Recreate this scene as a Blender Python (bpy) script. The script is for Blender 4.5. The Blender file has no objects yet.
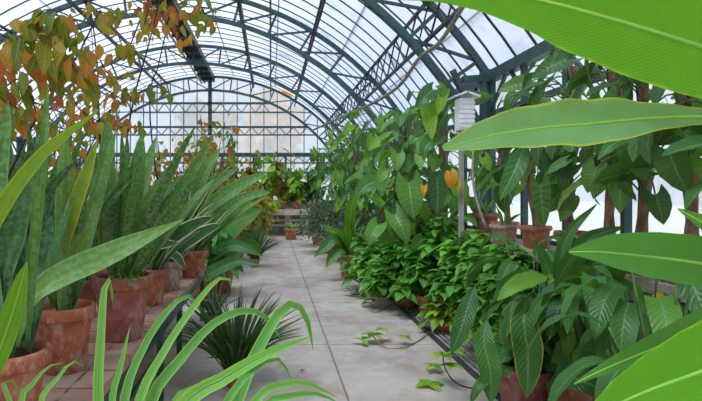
import bpy, math, random
import numpy as np
from mathutils import Vector

SC = bpy.context.scene
COL = SC.collection
F = 550.0; VX = 271.0; VY = 189.0; CZ = 1.5
RNG = np.random.default_rng(7)
random.seed(7)

def W(px, py, Y):
    """photo direction at depth Y -> world point"""
    return np.array([(px - VX) / F * Y, Y, CZ + (VY - py) / F * Y])

def lin(c):
    out = []
    for v in c[:3]:
        v = v / 255.0
        out.append(v / 12.92 if v <= 0.04045 else ((v + 0.055) / 1.055) ** 2.4)
    return (out[0], out[1], out[2], 1.0)

def nrm(v):
    v = np.asarray(v, float)
    n = np.linalg.norm(v, axis=-1, keepdims=True)
    return v / np.maximum(n, 1e-9)

# ------------------------------------------------------------------ mesh accumulator
class Acc:
    def __init__(s):
        s.v = []; s.f = []; s.uv = []; s.t = []; s.n = 0
    def add(s, v, f, uv=None, t=0.5):
        v = np.asarray(v, float).reshape(-1, 3); f = np.asarray(f, int).reshape(-1, 4)
        s.v.append(v); s.f.append(f + s.n)
        s.uv.append(np.zeros((len(v), 2)) if uv is None else np.asarray(uv, float).reshape(-1, 2))
        s.t.append(np.broadcast_to(np.asarray(t, float), (len(v),)).copy())
        s.n += len(v)
        return s
    def box(s, c, d, rot=None, t=.5):
        c = np.array(c, float); d = np.array(d, float) / 2
        v = np.array([[x, y, z] for x in (-1, 1) for y in (-1, 1) for z in (-1, 1)], float) * d
        if rot is not None: v = v @ np.asarray(rot).T
        f = [(0, 1, 3, 2), (4, 6, 7, 5), (0, 4, 5, 1), (2, 3, 7, 6), (0, 2, 6, 4), (1, 5, 7, 3)]
        return s.add(v + c, f, t=t)
    def box2(s, a, b):
        a = np.array(a, float); b = np.array(b, float)
        return s.box((a + b) / 2, np.abs(b - a))
    def bar(s, a, b, w, h=None, up=(0, 0, 1)):
        a = np.array(a, float); b = np.array(b, float); h = w if h is None else h
        T = nrm(b - a); U = np.array(up, float)
        if abs(T @ U) > .98: U = np.array([0, 1., 0]) if abs(T[1]) < .9 else np.array([1., 0, 0])
        S = nrm(np.cross(T, U)); N = np.cross(S, T)
        R = np.stack([S, T, N], 1)
        return s.box((a + b) / 2, (w, np.linalg.norm(b - a), h), R)
    def tube(s, pts, rad, k=6, t=.5, cap=True):
        P = np.asarray(pts, float); n = len(P)
        r = np.broadcast_to(np.asarray(rad, float), (n,))
        T = nrm(np.gradient(P, axis=0))
        ref = np.array([.31, .17, .93]);
        S = nrm(np.cross(T, ref)); N = np.cross(S, T)
        a = np.arange(k) / k * 2 * math.pi
        ring = P[:, None, :] + r[:, None, None] * (np.cos(a)[None, :, None] * S[:, None, :] + np.sin(a)[None, :, None] * N[:, None, :])
        v = ring.reshape(-1, 3); f = []
        for i in range(n - 1):
            for j in range(k):
                j2 = (j + 1) % k
                f.append((i * k + j, i * k + j2, (i + 1) * k + j2, (i + 1) * k + j))
        if cap:
            m = len(v); v = np.vstack([v, P[:1], P[-1:]])
            for j in range(0, k, 2):
                f.append((m, (j + 2) % k, j + 1, j)); b = (n - 1) * k
                f.append((m + 1, b + j, b + j + 1, b + (j + 2) % k))
        uv = np.zeros((len(v), 2)); uv[:, 0] = .5
        return s.add(v, f, uv, t)
    def lathe(s, c, prof, k=28, wob=0.0):
        c = np.array(c, float); prof = np.array(prof, float); n = len(prof)
        a = np.arange(k) / k * 2 * math.pi
        rr = prof[:, 0][:, None] * (1 + wob * np.sin(a * 3 + 1)[None])
        v = np.stack([rr * np.cos(a), rr * np.sin(a), np.repeat(prof[:, 1][:, None], k, 1)], 2).reshape(-1, 3) + c
        f = []
        for i in range(n - 1):
            for j in range(k):
                j2 = (j + 1) % k
                f.append((i * k + j, i * k + j2, (i + 1) * k + j2, (i + 1) * k + j))
        return s.add(v, f)
    def build(s, name, mat, parent=None, smooth=False):
        v = np.vstack(s.v); f = np.vstack(s.f); uv = np.vstack(s.uv); t = np.concatenate(s.t)
        off = np.zeros(3)
        if parent is not None:
            p = parent
            while p is not None:
                off += np.array(p.location); p = p.parent
        me = bpy.data.meshes.new(name)
        me.from_pydata((v - off).tolist(), [], f.tolist())
        idx = np.empty(len(me.loops), dtype=np.int32); me.loops.foreach_get('vertex_index', idx)
        l = me.uv_layers.new(name='UVMap'); l.data.foreach_set('uv', uv[idx].astype(np.float32).ravel())
        at = me.attributes.new('tint', 'FLOAT', 'POINT'); at.data.foreach_set('value', t.astype(np.float32))
        if smooth: me.polygons.foreach_set('use_smooth', np.ones(len(me.polygons), dtype=bool))
        me.materials.append(mat); me.update()
        o = bpy.data.objects.new(name, me); COL.objects.link(o)
        if parent is not None: o.parent = parent
        return o

def thing(name, label, cat, loc=(0, 0, 0), group=None):
    o = bpy.data.objects.new(name, None); COL.objects.link(o); o.location = [float(q) for q in loc]
    o.empty_display_size = .1
    o['label'] = label; o['category'] = cat
    if group: o['group'] = group
    return o
def tag(o, label, cat, group=None, kind=None):
    o['label'] = label; o['category'] = cat
    if group: o['group'] = group
    if kind: o['kind'] = kind
    return o
def struct(o, label=None):
    o['kind'] = 'structure'
    if label: o['label'] = label
    return o

def smoothpath(pts, n):
    P = np.asarray(pts, float)
    if len(P) == 2:
        u = np.linspace(0, 1, n)[:, None]; return P[0] * (1 - u) + P[1] * u
    Q = np.vstack([2 * P[0] - P[1], P, 2 * P[-1] - P[-2]])
    seg = np.linalg.norm(np.diff(P, axis=0), axis=1); cum = np.concatenate([[0], np.cumsum(seg)])
    out = []
    for s_ in np.linspace(0, cum[-1], n):
        i = min(np.searchsorted(cum, s_, side='right') - 1, len(P) - 2)
        u = (s_ - cum[i]) / max(seg[i], 1e-9)
        p0, p1, p2, p3 = Q[i], Q[i + 1], Q[i + 2], Q[i + 3]
        out.append(.5 * (2 * p1 + (p2 - p0) * u + (2 * p0 - 5 * p1 + 4 * p2 - p3) * u * u + (3 * p1 - p0 - 3 * p2 + p3) * u ** 3))
    return np.array(out)

PROF = {
    'strap': ([0, .1, .5, .85, .95, 1], [.5, .75, 1, .6, .3, .02]),
    'snake': ([0, .25, .6, .85, .95, 1], [.38, .75, 1, .68, .34, .03]),
    'blade': ([0, .08, .25, .5, .75, .9, 1], [.06, .42, .88, 1, .78, .42, .02]),
    'ovate': ([0, .08, .28, .5, .75, .9, 1], [.05, .6, 1, .92, .55, .24, .02]),
    'heart': ([0, .1, .25, .5, .75, .9, 1], [.78, .95, 1, .82, .48, .2, .02]),
    'arrow': ([0, .1, .25, .5, .75, .9, 1], [.62, .8, .95, .85, .52, .24, .02]),
}
LOBE = {'heart': .22, 'arrow': .36}
def prof(kind, v):
    a, b = PROF[kind]; return np.interp(v, a, b)

def ribbon(acc, ctrl, hw, up, kind='blade', n=14, m=3, fold=.25, wave=0., t=.5, wf=5, edgecurl=0., halfs=None, twist=0.):
    """one leaf blade: ctrl = world control points, hw = max half width"""
    P = smoothpath(ctrl, n); v = np.linspace(0, 1, n)
    w = (prof(kind, v) if halfs is None else np.interp(v, np.linspace(0, 1, len(halfs)), halfs)) * hw
    T = nrm(np.gradient(P, axis=0)); U = np.broadcast_to(np.asarray(up, float), P.shape)
    S = nrm(np.cross(T, U)); N = np.cross(S, T)
    if twist:
        an = twist * v; S, N = S * np.cos(an)[:, None] + N * np.sin(an)[:, None], N * np.cos(an)[:, None] - S * np.sin(an)[:, None]
    us = np.linspace(-1, 1, 2 * m + 1)
    L = np.linalg.norm(np.diff(P, axis=0), axis=1).sum()
    lob = LOBE.get(kind, 0) * L
    V = []; UV = []
    ph = random.random() * 6
    for i in range(n):
        for u in us:
            a = abs(u)
            q = P[i] + S[i] * u * w[i] * math.cos(fold * a) + N[i] * w[i] * (a * math.sin(fold) - edgecurl * a ** 3)
            q = q + N[i] * wave * w[i] * a * a * math.sin(wf * 6.28 * v[i] + ph + u * 1.3)
            q = q - T[i] * lob * a ** 1.6 * (1 - v[i]) ** 3
            V.append(q); UV.append((u * .5 + .5, v[i]))
    K = 2 * m + 1
    f = [(i * K + j, i * K + j + 1, (i + 1) * K + j + 1, (i + 1) * K + j) for i in range(n - 1) for j in range(K - 1)]
    acc.add(V, f, UV, t)
    return P

_tpl = {}
def template(kind, n=6, m=1):
    if (kind, n, m) in _tpl: return _tpl[(kind, n, m)]
    v = np.linspace(0, 1, n); w = prof(kind, v); us = np.linspace(-1, 1, 2 * m + 1); K = len(us)
    uu, vv = np.meshgrid(us, v); ww = w[:, None] * np.ones(K)
    f = [(i * K + j, i * K + j + 1, (i + 1) * K + j + 1, (i + 1) * K + j) for i in range(n - 1) for j in range(K - 1)]
    _tpl[(kind, n, m)] = (uu.ravel(), vv.ravel(), ww.ravel(), np.array(f)); return _tpl[(kind, n, m)]

def scatter(acc, P, D, U, L, hw, kind='ovate', bend=.25, fold=.3, t=None, n=6, m=1):
    """many leaves at once; arrays of base point, direction, up, length, half width"""
    P = np.asarray(P, float); k = len(P)
    if k == 0: return
    D = nrm(D); U = np.broadcast_to(np.asarray(U, float), P.shape)
    S = nrm(np.cross(D, U)); N = np.cross(S, D)
    L = np.broadcast_to(np.asarray(L, float), (k,)); hw = np.broadcast_to(np.asarray(hw, float), (k,))
    bend = np.broadcast_to(np.asarray(bend, float), (k,))
    t = RNG.random(k) if t is None else np.broadcast_to(np.asarray(t, float), (k,))
    u, v, w, f = template(kind, n, m); a = np.abs(u)
    s_ = (u * w)[None] * hw[:, None] * math.cos(fold)
    lob = LOBE.get(kind, 0)
    y_ = (v - lob * a ** 1.6 * (1 - v) ** 3)[None] * L[:, None] * (1 - .25 * np.abs(bend)[:, None] * v[None])
    z_ = (a * w)[None] * hw[:, None] * math.sin(fold) - (bend * L)[:, None] * (v ** 2)[None]
    V = P[:, None, :] + s_[..., None] * S[:, None, :] + y_[..., None] * D[:, None, :] + z_[..., None] * N[:, None, :]
    nv = len(u)
    ff = (f[None] + (np.arange(k) * nv)[:, None, None]).reshape(-1, 4)
    uv = np.tile(np.stack([u * .5 + .5, v], 1), (k, 1))
    acc.add(V.reshape(-1, 3), ff, uv, np.repeat(t, nv))

# ------------------------------------------------------------------ materials
def newmat(name):
    m = bpy.data.materials.new(name); m.use_nodes = True
    nt = m.node_tree; nt.nodes.clear()
    out = nt.nodes.new('ShaderNodeOutputMaterial')
    return m, nt, out
def nd(nt, typ, **kw):
    n = nt.nodes.new(typ)
    for k, v in kw.items():
        if k in n.inputs.keys() if hasattr(n.inputs, 'keys') else False: n.inputs[k].default_value = v
        else: setattr(n, k, v)
    return n
def math_(nt, op, a, b=None, c=None):
    n = nt.nodes.new('ShaderNodeMath'); n.operation = op
    for i, x in enumerate((a, b, c)):
        if x is None: continue
        if isinstance(x, (int, float)): n.inputs[i].default_value = x
        else: nt.links.new(x, n.inputs[i])
    return n.outputs[0]
def maprange(nt, x, a, b, c=0., d=1.):
    n = nt.nodes.new('ShaderNodeMapRange'); n.interpolation_type = 'SMOOTHSTEP'
    nt.links.new(x, n.inputs[0])
    for i, q in enumerate((a, b, c, d)): n.inputs[i + 1].default_value = q
    return n.outputs[0]
def mix_(nt, fac, a, b, blend='MIX'):
    n = nt.nodes.new('ShaderNodeMix'); n.data_type = 'RGBA'; n.blend_type = blend
    if isinstance(fac, (int, float)): n.inputs[0].default_value = fac
    else: nt.links.new(fac, n.inputs[0])
    for i, x in ((6, a), (7, b)):
        if isinstance(x, tuple): n.inputs[i].default_value = x
        else: nt.links.new(x, n.inputs[i])
    return n.outputs[2]
def noise(nt, vec, scale, detail=3, rough=.55):
    n = nt.nodes.new('ShaderNodeTexNoise'); n.inputs['Scale'].default_value = scale
    n.inputs['Detail'].default_value = detail; n.inputs['Roughness'].default_value = rough
    if vec is not None: nt.links.new(vec, n.inputs['Vector'])
    return n.outputs['Fac']
def ramp(nt, x, cols):
    n = nt.nodes.new('ShaderNodeValToRGB'); e = n.color_ramp.elements
    while len(e) < len(cols): e.new(.5)
    for i, (p, c) in enumerate(cols):
        e[i].position = p; e[i].color = lin(c)
    nt.links.new(x, n.inputs[0]); return n.outputs[0]
def scalevec(nt, v, s):
    n = nt.nodes.new('ShaderNodeMapping'); n.inputs['Scale'].default_value = s
    nt.links.new(v, n.inputs['Vector']); return n.outputs[0]

def leafmat(name, cols, mid=None, edge=None, edgew=.88, vein=.0, vfreq=26, trans=.28, rough=.38, mott=None, mscale=14, ribs=0, midw=.05, tcol=(150, 205, 40)):
    m, nt, out = newmat(name); L = nt.links
    at = nd(nt, 'ShaderNodeAttribute', attribute_name='tint')
    uvn = nt.nodes.new('ShaderNodeUVMap'); sep = nt.nodes.new('ShaderNodeSeparateXYZ'); L.new(uvn.outputs[0], sep.inputs[0])
    u, v = sep.outputs[0], sep.outputs[1]
    a = math_(nt, 'MULTIPLY', math_(nt, 'ABSOLUTE', math_(nt, 'SUBTRACT', u, .5)), 2.)
    k = len(cols)
    col = ramp(nt, at.outputs['Fac'], [(i / (k - 1) if k > 1 else 0, (c[0] * .93, c[1] * .92, c[2] * .82)) for i, c in enumerate(cols)])
    tc = nt.nodes.new('ShaderNodeTexCoord')
    nz = noise(nt, tc.outputs['Object'], mscale, 3)
    if mott: col = mix_(nt, maprange(nt, nz, .42, .62, 0, .6), col, lin(mott))
    else: col = mix_(nt, maprange(nt, nz, .3, .8, 0, .35), col, mix_(nt, 1., col, (.55, .6, .5, 1), 'MULTIPLY'))
    bumpsrc = None
    if vein > 0:
        ph = math_(nt, 'SUBTRACT', math_(nt, 'MULTIPLY', v, float(vfreq)), math_(nt, 'MULTIPLY', a, vfreq * .16))
        sn = math_(nt, 'SINE', math_(nt, 'MULTIPLY', ph, 6.2832))
        vm = maprange(nt, sn, .2, 1., 0, vein)
        col = mix_(nt, vm, col, mix_(nt, 1., col, (1.7, 1.6, 1.4, 1), 'MULTIPLY')); bumpsrc = sn
    if ribs:
        sn = math_(nt, 'SINE', math_(nt, 'MULTIPLY', u, ribs * 6.2832))
        col = mix_(nt, maprange(nt, sn, 0, 1., 0, .3), col, mix_(nt, 1., col, (.6, .65, .6, 1), 'MULTIPLY')); bumpsrc = sn
    if mid: col = mix_(nt, maprange(nt, a, midw * .4, midw * 1.6, .85, 0), col, lin(mid))
    if edge:
        n2 = noise(nt, tc.outputs['Object'], 22, 2)
        col = mix_(nt, maprange(nt, math_(nt, 'ADD', a, math_(nt, 'MULTIPLY', math_(nt, 'SUBTRACT', n2, .5), .18)), edgew - .06, edgew + .06), col, lin(edge))
    p = nt.nodes.new('ShaderNodeBsdfPrincipled'); p.inputs['Roughness'].default_value = rough + .06
    p.inputs['Specular IOR Level'].default_value = .3
    L.new(col, p.inputs['Base Color'])
    if bumpsrc is not None:
        b = nt.nodes.new('ShaderNodeBump'); b.inputs['Strength'].default_value = .25; b.inputs['Distance'].default_value = .004
        L.new(bumpsrc, b.inputs['Height']); L.new(b.outputs[0], p.inputs['Normal'])
    tr = nt.nodes.new('ShaderNodeBsdfTranslucent')
    L.new(mix_(nt, .45, col, lin(tcol)), tr.inputs[0])
    ms = nt.nodes.new('ShaderNodeMixShader'); ms.inputs[0].default_value = trans
    L.new(p.outputs[0], ms.inputs[1]); L.new(tr.outputs[0], ms.inputs[2]); L.new(ms.outputs[0], out.inputs[0])
    return m

def plain(name, c, rough=.6, c2=None, scale=6, spec=.4, metal=0., bump=0., lo=.35, hi=.7, stretch=None, obrand=None):
    m, nt, out = newmat(name); L = nt.links
    p = nt.nodes.new('ShaderNodeBsdfPrincipled'); p.inputs['Roughness'].default_value = rough
    p.inputs['Specular IOR Level'].default_value = spec; p.inputs['Metallic'].default_value = metal
    tc = nt.nodes.new('ShaderNodeTexCoord'); vec = tc.outputs['Object']
    if stretch: vec = scalevec(nt, vec, stretch)
    nz = noise(nt, vec, scale, 5, .6)
    col = mix_(nt, maprange(nt, nz, lo, hi), lin(c), lin(c2 if c2 else c))
    if obrand:
        oi = nt.nodes.new('ShaderNodeObjectInfo')
        col = mix_(nt, math_(nt, 'MULTIPLY', oi.outputs['Random'], .8), col, mix_(nt, 1., col, lin(obrand), 'MULTIPLY'))
    L.new(col, p.inputs['Base Color'])
    if bump:
        b = nt.nodes.new('ShaderNodeBump'); b.inputs['Strength'].default_value = bump; b.inputs['Distance'].default_value = .01
        L.new(nz, b.inputs['Height']); L.new(b.outputs[0], p.inputs['Normal'])
    L.new(p.outputs[0], out.inputs[0]); return m

def glassmat(name, tr, tl, fac, dirt=(150, 150, 140), scale=1.2, dl=.0):
    m, nt, out = newmat(name); L = nt.links
    a = nt.nodes.new('ShaderNodeBsdfTransparent'); b = nt.nodes.new('ShaderNodeBsdfTranslucent')
    tc = nt.nodes.new('ShaderNodeTexCoord')
    nz = noise(nt, scalevec(nt, tc.outputs['Object'], (1, 1.6, 1)), scale, 6, .65)
    c = mix_(nt, maprange(nt, nz, .5, .75, 0, dl), lin(tl), lin(dirt))
    L.new(c, b.inputs[0]); L.new(mix_(nt, maprange(nt, nz, .5, .75, 0, dl), lin(tr), lin(dirt)), a.inputs[0])
    g = nt.nodes.new('ShaderNodeBsdfGlossy'); g.inputs['Roughness'].default_value = .15
    ms = nt.nodes.new('ShaderNodeMixShader'); ms.inputs[0].default_value = fac
    L.new(a.outputs[0], ms.inputs[1]); L.new(b.outputs[0], ms.inputs[2])
    m2 = nt.nodes.new('ShaderNodeMixShader'); m2.inputs[0].default_value = .04
    L.new(ms.outputs[0], m2.inputs[1]); L.new(g.outputs[0], m2.inputs[2]); L.new(m2.outputs[0], out.inputs[0])
    return m

M = {}
M['steel'] = plain('green_steel', (44, 70, 74), .5, (60, 84, 84), 8)
M['steel_dark'] = plain('dark_steel', (34, 44, 48), .55, (50, 58, 58), 8)
M['bench_steel'] = plain('bench_green_steel', (20, 62, 58), .45, (34, 74, 70), 12)
M['roof_glass'] = glassmat('roof_glass', (222, 230, 242), (240, 242, 244), .2, (150, 152, 150), 1.0, .35)
M['wall_glass'] = glassmat('wall_glass', (238, 242, 247), (238, 243, 250), .42, (150, 160, 160), .9, .3)
M['masonry'] = plain('masonry', (176, 160, 146), .85, (140, 128, 118), 5, bump=.3)
M['ledge'] = plain('ledge_stone', (196, 182, 162), .8, (160, 148, 130), 7, bump=.3)
M['soil'] = plain('soil', (70, 54, 42), .95, (44, 34, 26), 40, bump=.6)
M['moss'] = plain('dry_moss', (140, 110, 60), .95, (92, 74, 40), 30, bump=.6)
M['bark'] = plain('bark', (150, 116, 92), .9, (92, 68, 56), 22, bump=.7, stretch=(1, 1, .3))
M['twig'] = plain('twig', (74, 54, 48), .85, (50, 38, 34), 20)
M['greystem'] = plain('grey_stem', (140, 138, 124), .85, (104, 100, 90), 20)
M['gstem'] = plain('green_stem', (92, 130, 62), .55, (66, 100, 50), 20)
M['white_paint'] = plain('white_paint', (235, 236, 236), .5, (214, 216, 218), 10)
M['greypost'] = plain('weathered_post', (168, 164, 156), .8, (136, 132, 126), 8)
M['hose'] = plain('pale_hose', (170, 164, 150), .6, (140, 134, 124), 20)
M['rib_green'] = plain('banana_rib', (136, 184, 74), .45, (110, 164, 60), 12)
M['dry_leaf'] = plain('dry_leaf', (120, 90, 60), .9, (90, 64, 44), 30)

def potmat(name, c1, c2, bloom):
    m, nt, out = newmat(name); L = nt.links
    p = nt.nodes.new('ShaderNodeBsdfPrincipled'); p.inputs['Roughness'].default_value = .8
    tc = nt.nodes.new('ShaderNodeTexCoord')
    n1 = noise(nt, tc.outputs['Object'], 9, 4); n2 = noise(nt, scalevec(nt, tc.outputs['Object'], (1, 1, .5)), 14, 6, .7)
    col = mix_(nt, maprange(nt, n1, .35, .65), lin(c1), lin(c2))
    col = mix_(nt, maprange(nt, n2, .5, .64, 0, .75), col, lin(bloom))
    oi = nt.nodes.new('ShaderNodeObjectInfo')
    col = mix_(nt, math_(nt, 'MULTIPLY', oi.outputs['Random'], .7), col, mix_(nt, 1., col, (.72, .66, .66, 1), 'MULTIPLY'))
    L.new(col, p.inputs['Base Color'])
    b = nt.nodes.new('ShaderNodeBump'); b.inputs['Strength'].default_value = .25; b.inputs['Distance'].default_value = .004
    L.new(n2, b.inputs['Height']); L.new(b.outputs[0], p.inputs['Normal'])
    L.new(p.outputs[0], out.inputs[0]); return m
M['pot'] = potmat('terracotta', (190, 112, 80), (156, 84, 60), (196, 168, 146))
M['pot_red'] = potmat('red_terracotta', (170, 100, 84), (142, 82, 72), (176, 140, 126))
M['pot_pale'] = potmat('pale_terracotta', (190, 150, 130), (160, 118, 100), (206, 196, 184))

def floormat():
    m, nt, out = newmat('concrete_floor'); L = nt.links
    p = nt.nodes.new('ShaderNodeBsdfPrincipled'); p.inputs['Roughness'].default_value = .62
    tc = nt.nodes.new('ShaderNodeTexCoord'); o = tc.outputs['Object']
    n1 = noise(nt, o, .9, 6, .6); n2 = noise(nt, o, 5, 6, .7); n3 = noise(nt, o, 60, 2)
    n4 = noise(nt, scalevec(nt, o, (1.3, .8, 1)), 1.7, 4, .6)
    col = mix_(nt, maprange(nt, n1, .35, .65), lin((190, 178, 166)), lin((158, 146, 136)))
    col = mix_(nt, maprange(nt, n2, .45, .7, 0, .5), col, lin((212, 200, 186)))
    col = mix_(nt, maprange(nt, n4, .5, .66, 0, .55), col, lin((156, 124, 102)))
    col = mix_(nt, maprange(nt, n3, .55, .75, 0, .2), col, lin((110, 104, 100)))
    sp = nt.nodes.new('ShaderNodeSeparateXYZ'); L.new(o, sp.inputs[0])
    def joint(x, off, per, w):
        d = math_(nt, 'ABSOLUTE', math_(nt, 'SUBTRACT', math_(nt, 'FRACT', math_(nt, 'DIVIDE', math_(nt, 'SUBTRACT', x, off), per)), .5))
        return maprange(nt, math_(nt, 'MULTIPLY', math_(nt, 'SUBTRACT', .5, d), per), w * .4, w, 1, 0)
    j = math_(nt, 'MAXIMUM', joint(sp.outputs[0], .55, 1.9, .012), joint(sp.outputs[1], 7.25, 1.95, .012))
    col = mix_(nt, math_(nt, 'MULTIPLY', j, .7), col, lin((80, 72, 66)))
    L.new(col, p.inputs['Base Color'])
    b = nt.nodes.new('ShaderNodeBump'); b.inputs['Strength'].default_value = .2; b.inputs['Distance'].default_value = .01
    L.new(n2, b.inputs['Height']); L.new(b.outputs[0], p.inputs['Normal'])
    L.new(p.outputs[0], out.inputs[0]); return m
M['floor'] = floormat()
def tilemat():
    m, nt, out = newmat('bench_tiles'); L = nt.links
    p = nt.nodes.new('ShaderNodeBsdfPrincipled'); p.inputs['Roughness'].default_value = .8
    tc = nt.nodes.new('ShaderNodeTexCoord'); o = tc.outputs['Object']
    bt = nt.nodes.new('ShaderNodeTexBrick'); L.new(o, bt.inputs['Vector'])
    bt.inputs['Scale'].default_value = 1.; bt.inputs['Brick Width'].default_value = .62; bt.inputs['Row Height'].default_value = .24
    bt.inputs['Mortar Size'].default_value = .008; bt.offset = 0
    bt.inputs['Color1'].default_value = lin((176, 128, 104)); bt.inputs['Color2'].default_value = lin((168, 138, 122)); bt.inputs['Mortar'].default_value = lin((80, 66, 56))
    n1 = noise(nt, o, 7, 5, .65)
    col = mix_(nt, maprange(nt, n1, .45, .62, 0, .75), bt.outputs[0], lin((170, 146, 128)))
    n2 = noise(nt, o, 3, 4)
    col = mix_(nt, maprange(nt, n2, .5, .65, 0, .6), col, lin((140, 72, 48)))
    L.new(col, p.inputs['Base Color'])
    b = nt.nodes.new('ShaderNodeBump'); b.inputs['Strength'].default_value = .3; b.inputs['Distance'].default_value = .01
    L.new(n1, b.inputs['Height']); L.new(b.outputs[0], p.inputs['Normal'])
    L.new(p.outputs[0], out.inputs[0]); return m
M['tile'] = tilemat()

# leaves
M['snake'] = leafmat('snake_leaf', [(56, 104, 52), (84, 138, 64), (128, 166, 76)], edge=(140, 160, 90), edgew=.95, mott=(124, 160, 112), mscale=48, trans=.12, rough=.35, ribs=3)
M['snake_dark'] = leafmat('snake_leaf_dark', [(34, 76, 48), (54, 102, 56), (78, 128, 64)], edge=(110, 136, 84), edgew=.96, mott=(96, 134, 104), mscale=55, trans=.1, rough=.33, ribs=3)
M['snake_var'] = leafmat('snake_leaf_margined', [(38, 78, 52), (56, 98, 58), (60, 110, 60)], edge=(214, 216, 160), edgew=.82, mott=(78, 116, 88), mscale=30, trans=.12, rough=.33, ribs=3)
M['yellowgreen'] = leafmat('yellow_green_leaf', [(118, 160, 44), (150, 176, 60)], edge=(196, 176, 60), edgew=.85, mott=(100, 140, 50), mscale=16, trans=.25)
M['bright'] = leafmat('bright_leaf', [(84, 150, 36), (116, 176, 44)], mid=(150, 190, 70), trans=.35, ribs=4)
M['strap'] = leafmat('strap_leaf', [(84, 150, 76), (108, 176, 82), (140, 204, 86)], edge=(142, 192, 92), edgew=.8, trans=.25, rough=.4, ribs=5, midw=.12, mid=(84, 134, 92))
M['grass'] = leafmat('dark_grass_leaf', [(34, 62, 44), (58, 94, 58), (92, 124, 66)], trans=.15, rough=.4, ribs=2)
M['banana'] = leafmat('banana_leaf', [(66, 142, 32), (92, 172, 34), (134, 190, 44)], mid=(120, 186, 60), edge=(168, 196, 48), edgew=.985, vein=.12, vfreq=80, trans=.5, rough=.4, midw=.035, tcol=(150, 215, 20))
M['banana_blue'] = leafmat('banana_leaf_underside', [(122, 172, 128), (128, 180, 112)], mid=(120, 180, 60), edge=(180, 190, 60), edgew=.93, vein=.2, vfreq=80, trans=.32, rough=.42, midw=.05)
M['banana_mid'] = leafmat('banana_leaf_green', [(70, 136, 54), (90, 156, 62)], mid=(128, 180, 84), vein=.14, vfreq=80, trans=.28, rough=.36, midw=.06)
M['lily'] = leafmat('lily_leaf', [(46, 94, 52), (70, 122, 56), (112, 164, 62)], mid=(96, 140, 80), vein=.13, vfreq=16, trans=.2, rough=.33, midw=.06)
M['lily_edge'] = leafmat('lily_leaf_yellow_edge', [(58, 110, 54), (74, 122, 58)], mid=(104, 148, 80), edge=(160, 158, 70), edgew=.94, vein=.14, vfreq=16, trans=.22, rough=.36)
M['philo'] = leafmat('philodendron_leaf', [(52, 102, 66), (82, 136, 78), (104, 160, 70), (140, 188, 62)], mid=(140, 176, 110), vein=.3, vfreq=8, trans=.3, rough=.34, midw=.05)
M['philo_dark'] = leafmat('philodendron_leaf_dark', [(40, 78, 52), (64, 108, 60), (96, 138, 64)], mid=(104, 140, 90), vein=.3, vfreq=8, trans=.22, rough=.33)
M['bush'] = leafmat('bush_leaf', [(70, 136, 68), (98, 170, 74), (128, 194, 80), (180, 212, 90)], mid=(110, 164, 90), vein=.25, vfreq=6, trans=.25, rough=.36)
M['lime'] = leafmat('lime_leaf', [(90, 150, 50), (140, 190, 60), (190, 200, 70)], mid=(150, 190, 90), vein=.2, vfreq=6, trans=.3, rough=.4)
M['silver'] = leafmat('grey_green_leaf', [(70, 100, 86), (104, 132, 112), (142, 164, 140)], trans=.15, rough=.4)
M['autumn'] = leafmat('autumn_leaf', [(62, 112, 54), (98, 130, 44), (152, 156, 52), (200, 128, 62), (194, 76, 56), (150, 44, 60)], mid=(190, 170, 90), vein=.2, vfreq=6, trans=.4, rough=.45, tcol=(220, 180, 40))
M['yellow'] = leafmat('yellow_leaf', [(214, 184, 40), (226, 150, 30)], trans=.35, tcol=(230, 190, 40))
M['outtree'] = leafmat('garden_tree_leaf', [(110, 120, 60), (210, 160, 60), (230, 140, 50)], trans=.3, tcol=(230, 190, 60))

# ------------------------------------------------------------------ the glasshouse
CX, CZC, RO, RI = -2.16, -.28, 5.75, 5.27
XR, XL = 2.65, -6.97
ZE = 2.85
YE, Y0 = 19.6, -2.0
def arc(t, R): return (CX + R * math.sin(t), CZC + R * math.cos(t))
TE = math.asin((XR - CX) / RO)

fl = Acc().box2((XL - .3, Y0, -.1), (XR + .3, YE + .4, 0)).build('floor', M['floor']); struct(fl, 'grey stained concrete slab floor with thin joints')
g = Acc().box2((-40, -20, -.35), (40, 70, -.12)).build('ground', plain('outside_ground', (206, 204, 192), .9, (176, 180, 160), 1)); struct(g, 'pale ground outside the glasshouse')

# roof glass + bars
def shell(R, y0, y1, t0, t1, n=40, th=.012):
    a = Acc(); V = []; f = []
    for i in range(n + 1):
        t = t0 + (t1 - t0) * i / n
        for (r, y) in ((R, y0), (R, y1), (R + th, y1), (R + th, y0)):
            x, z = arc(t, r); V.append((x, y, z))
    for i in range(n):
        b = i * 4
        for j in range(4): f.append((b + j, b + (j + 1) % 4, b + 4 + (j + 1) % 4, b + 4 + j))
    f.append((0, 3, 2, 1)); b = n * 4; f.append((b, b + 1, b + 2, b + 3))
    a.add(V, f); return a
ce = thing('ceiling', 'curved whitened glass roof on thin dark glazing bars', 'roof'); del ce['category']; ce['kind'] = 'structure'
shell(RO + .13, Y0, YE, -TE, TE, 48).build('glass', M['roof_glass'], ce)
a = Acc()
y = Y0
while y <= YE:
    for i in range(36):
        t0 = -TE + 2 * TE * i / 36; t1 = -TE + 2 * TE * (i + 1) / 36
        p, q = arc(t0, RO + .10), arc(t1, RO + .10)
        a.bar((p[0], y, p[1]), (q[0], y, q[1]), .016, .03, (0, 1, 0))
    y += .475
a.build('glazing_bar', M['steel_dark'], ce)
R_ = math.radians
# faint overlaps of the panes, running along the house
a = Acc()
for k in (-50, -38, -23, -8, 8, 23, 38, 50):
    t = R_(k); p = arc(t, RO + .155); a.box(((p[0]), (Y0 + YE) / 2, p[1]), (.022, YE - Y0, .014), rot=None)
a.build('pane_lap', M['steel_dark'], ce)

tn = [0]
def trim(acc, mat, label):
    tn[0] += 1; o = acc.build('trim_%d' % tn[0], mat); struct(o, label); return o

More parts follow.
